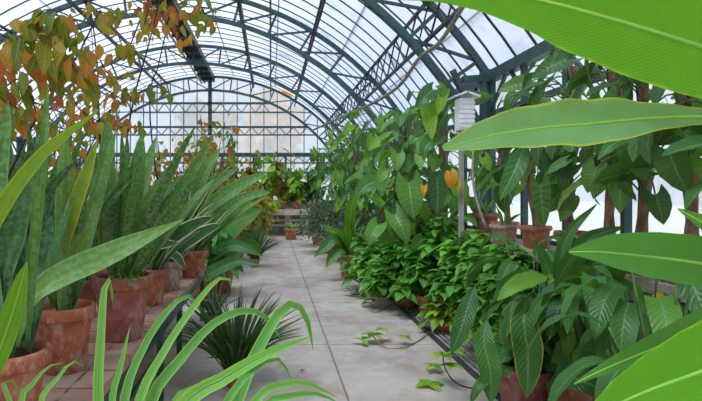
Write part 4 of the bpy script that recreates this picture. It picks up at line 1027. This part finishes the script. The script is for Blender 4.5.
# ---- banana plant, right foreground
bx, by = 1.45, 1.25
o = thing('banana_plant', 'banana plant whose huge bright green leaves reach in from the right edge', 'plant', (bx, by, 0))
top = pot(o, (bx, by, 0), .22, .4, 'pot')
Acc().tube([(bx, by, .34), (bx, by, .8), (bx - .01, by, 1.3), (bx, by, 1.75)], [.07, .065, .05, .03], 12).build('pseudostem', M['gstem'], o, True)
def bleaf(mat, pts, halfs, zst, t=.5, up=None, fold=.2, wave=.03, m=5, n=40, midr=.006, curl=0., rib='rib_green'):
    P = [W(*p) for p in pts]; Ym = np.mean([p[2] for p in pts]); c = np.mean(P, axis=0)
    u = nrm(nrm(np.array([0, 0, CZ]) - c) + [0, 0, .3]) if up is None else np.array(up, float)
    a = Acc(); ribbon(a, P, Ym / F, u, 'blade', n, m, fold, wave, t, 7, curl, halfs); lf = a.build('leaf', M[mat], o, True)
    S = smoothpath(P, 24); a = Acc(); a.tube(S, np.linspace(midr, .0015, 24) if np.linalg.norm(P[0] - [bx, by, zst]) < np.linalg.norm(P[-1] - [bx, by, zst]) else np.linspace(.0015, midr, 24), 8)
    a.build('midrib', M[rib], lf, True)
    e = P[0] if np.linalg.norm(P[0] - [bx, by, zst]) < np.linalg.norm(P[-1] - [bx, by, zst]) else P[-1]
    b0 = np.array([bx, by, zst]); a = Acc(); a.tube(smoothpath([b0, (b0 + e) / 2 + [0, 0, .04], e], 12), np.linspace(.016, midr, 12), 8); a.build('petiole', M['gstem'], o, True)
bleaf('banana', [(800, 95, 1.15), (740, 62, 1.15), (702, 47, 1.12), (615, 20, 1.1), (530, -2, 1.08), (455, -10, 1.06), (392, -2, 1.05)], [15, 40, 52, 54, 50, 42, 28, 16, 2], 1.6, .6, fold=.15, wave=.03, m=6)
bleaf('banana_mid', [(820, 130, 1.3), (760, 100, 1.3), (702, 80, 1.3), (650, 66, 1.28), (604, 54, 1.26)], [14, 22, 26, 20, 10, 1], 1.55, .1, fold=.2)
bleaf('banana_blue', [(800, 125, 1.4), (740, 119, 1.38), (690, 117, 1.36), (640, 119, 1.34), (590, 124, 1.32), (540, 128, 1.3), (490, 136, 1.28), (443, 149, 1.26)], [6, 7, 8, 11, 17, 25, 26, 23, 17, 3], 1.45, .5, fold=.3, wave=.1)
bleaf('banana_mid', [(800, 285, 1.35), (740, 272, 1.35), (690, 262, 1.34), (640, 256, 1.32), (600, 252, 1.3), (569, 252, 1.3)], [24, 28, 29, 28, 25, 18, 2], 1.1, .5, fold=.2, wave=.03)
bleaf('banana_mid', [(800, 270, 1.3), (750, 248, 1.28), (712, 228, 1.25), (678, 209, 1.23)], [16, 18, 16, 10, 1], 1.2, .8, fold=.25)
bleaf('banana', [(820, 330, 1.05), (760, 350, 1.02), (700, 372, 1.0), (650, 390, .98), (610, 408, .96), (580, 425, .95)], [30, 42, 46, 40, 30, 18, 2], .9, .5, fold=.2)
bleaf('banana_mid', [(800, 290, 1.5), (740, 312, 1.48), (690, 334, 1.45), (640, 354, 1.42), (600, 371, 1.4), (574, 384, 1.4)], [14, 18, 19, 16, 12, 7, 1], .95, .3, fold=.25)

# ---- garden trees outside the end wall
for i, (x, y, h, r, tr, lb) in enumerate([(-3.6, 31, 6.4, 1.5, (0, .3), 'green garden tree outside beyond the end glazing, left of the ridge post'), (.1, 29, 6.6, 1.35, (.4, .8), 'golden autumn tree outside beyond the end glazing, left of centre')]):
    o = thing('garden_tree', lb, 'tree', (x, y, -.12), 'garden trees outside')
    Acc().tube([(x, y, -.14), (x + .1, y, 1.5), (x, y, h * .8)], [.16, .12, .05], 8).build('trunk', M['bark'], o, True)
    rg = np.random.default_rng(500 + i); n = 420; d = nrm(rg.normal(size=(n, 3))); P = np.array([x, y, h * .68]) + d * (rg.random((n, 1)) ** .4) * [r, r, h * .32]
    a = Acc(); scatter(a, P, d + rg.normal(size=(n, 3)) * .6 - [0, 0, .4], rg.normal(size=(n, 3)), .7, .32, 'ovate', .1, .2, tr[0] + (tr[1] - tr[0]) * rg.random(n), 4); a.build('foliage', M['outtree'], o, True)

# ------------------------------------------------------------------ light
w = bpy.data.worlds.new('sky'); SC.world = w; w.use_nodes = True; nt = w.node_tree; nt.nodes.clear()
out = nt.nodes.new('ShaderNodeOutputWorld'); bg = nt.nodes.new('ShaderNodeBackground')
tc = nt.nodes.new('ShaderNodeTexCoord'); sp = nt.nodes.new('ShaderNodeSeparateXYZ'); nt.links.new(tc.outputs['Generated'], sp.inputs[0])
nz = noise(nt, tc.outputs['Generated'], 2.2, 4)
c = mix_(nt, maprange(nt, nz, .4, .65), (.72, .82, 1.0, 1), (.94, .96, 1.0, 1))
nt.links.new(c, bg.inputs[0]); bg.inputs[1].default_value = 1.0; nt.links.new(bg.outputs[0], out.inputs[0])
s = bpy.data.lights.new('sun', 'SUN'); s.energy = 7.0; s.angle = R_(24); s.color = (1, .95, .88)
so = bpy.data.objects.new('sun', s); COL.objects.link(so); so.rotation_euler = (R_(20), R_(-18), 0)

cam = bpy.data.cameras.new('camera'); co = bpy.data.objects.new('camera', cam); COL.objects.link(co); SC.camera = co
co.location = (0, 0, CZ); co.rotation_euler = (math.pi / 2, 0, 0)
cam.sensor_width = 36; cam.lens = 36 * F / 702; cam.shift_x = (351 - VX) / 702; cam.shift_y = -(200.5 - VY) / 702
cam.clip_start = .05; cam.clip_end = 200

vs = SC.view_settings; vs.view_transform = 'Standard'; vs.look = 'None'; vs.exposure = .22; vs.gamma = 1; vs.use_curve_mapping = False
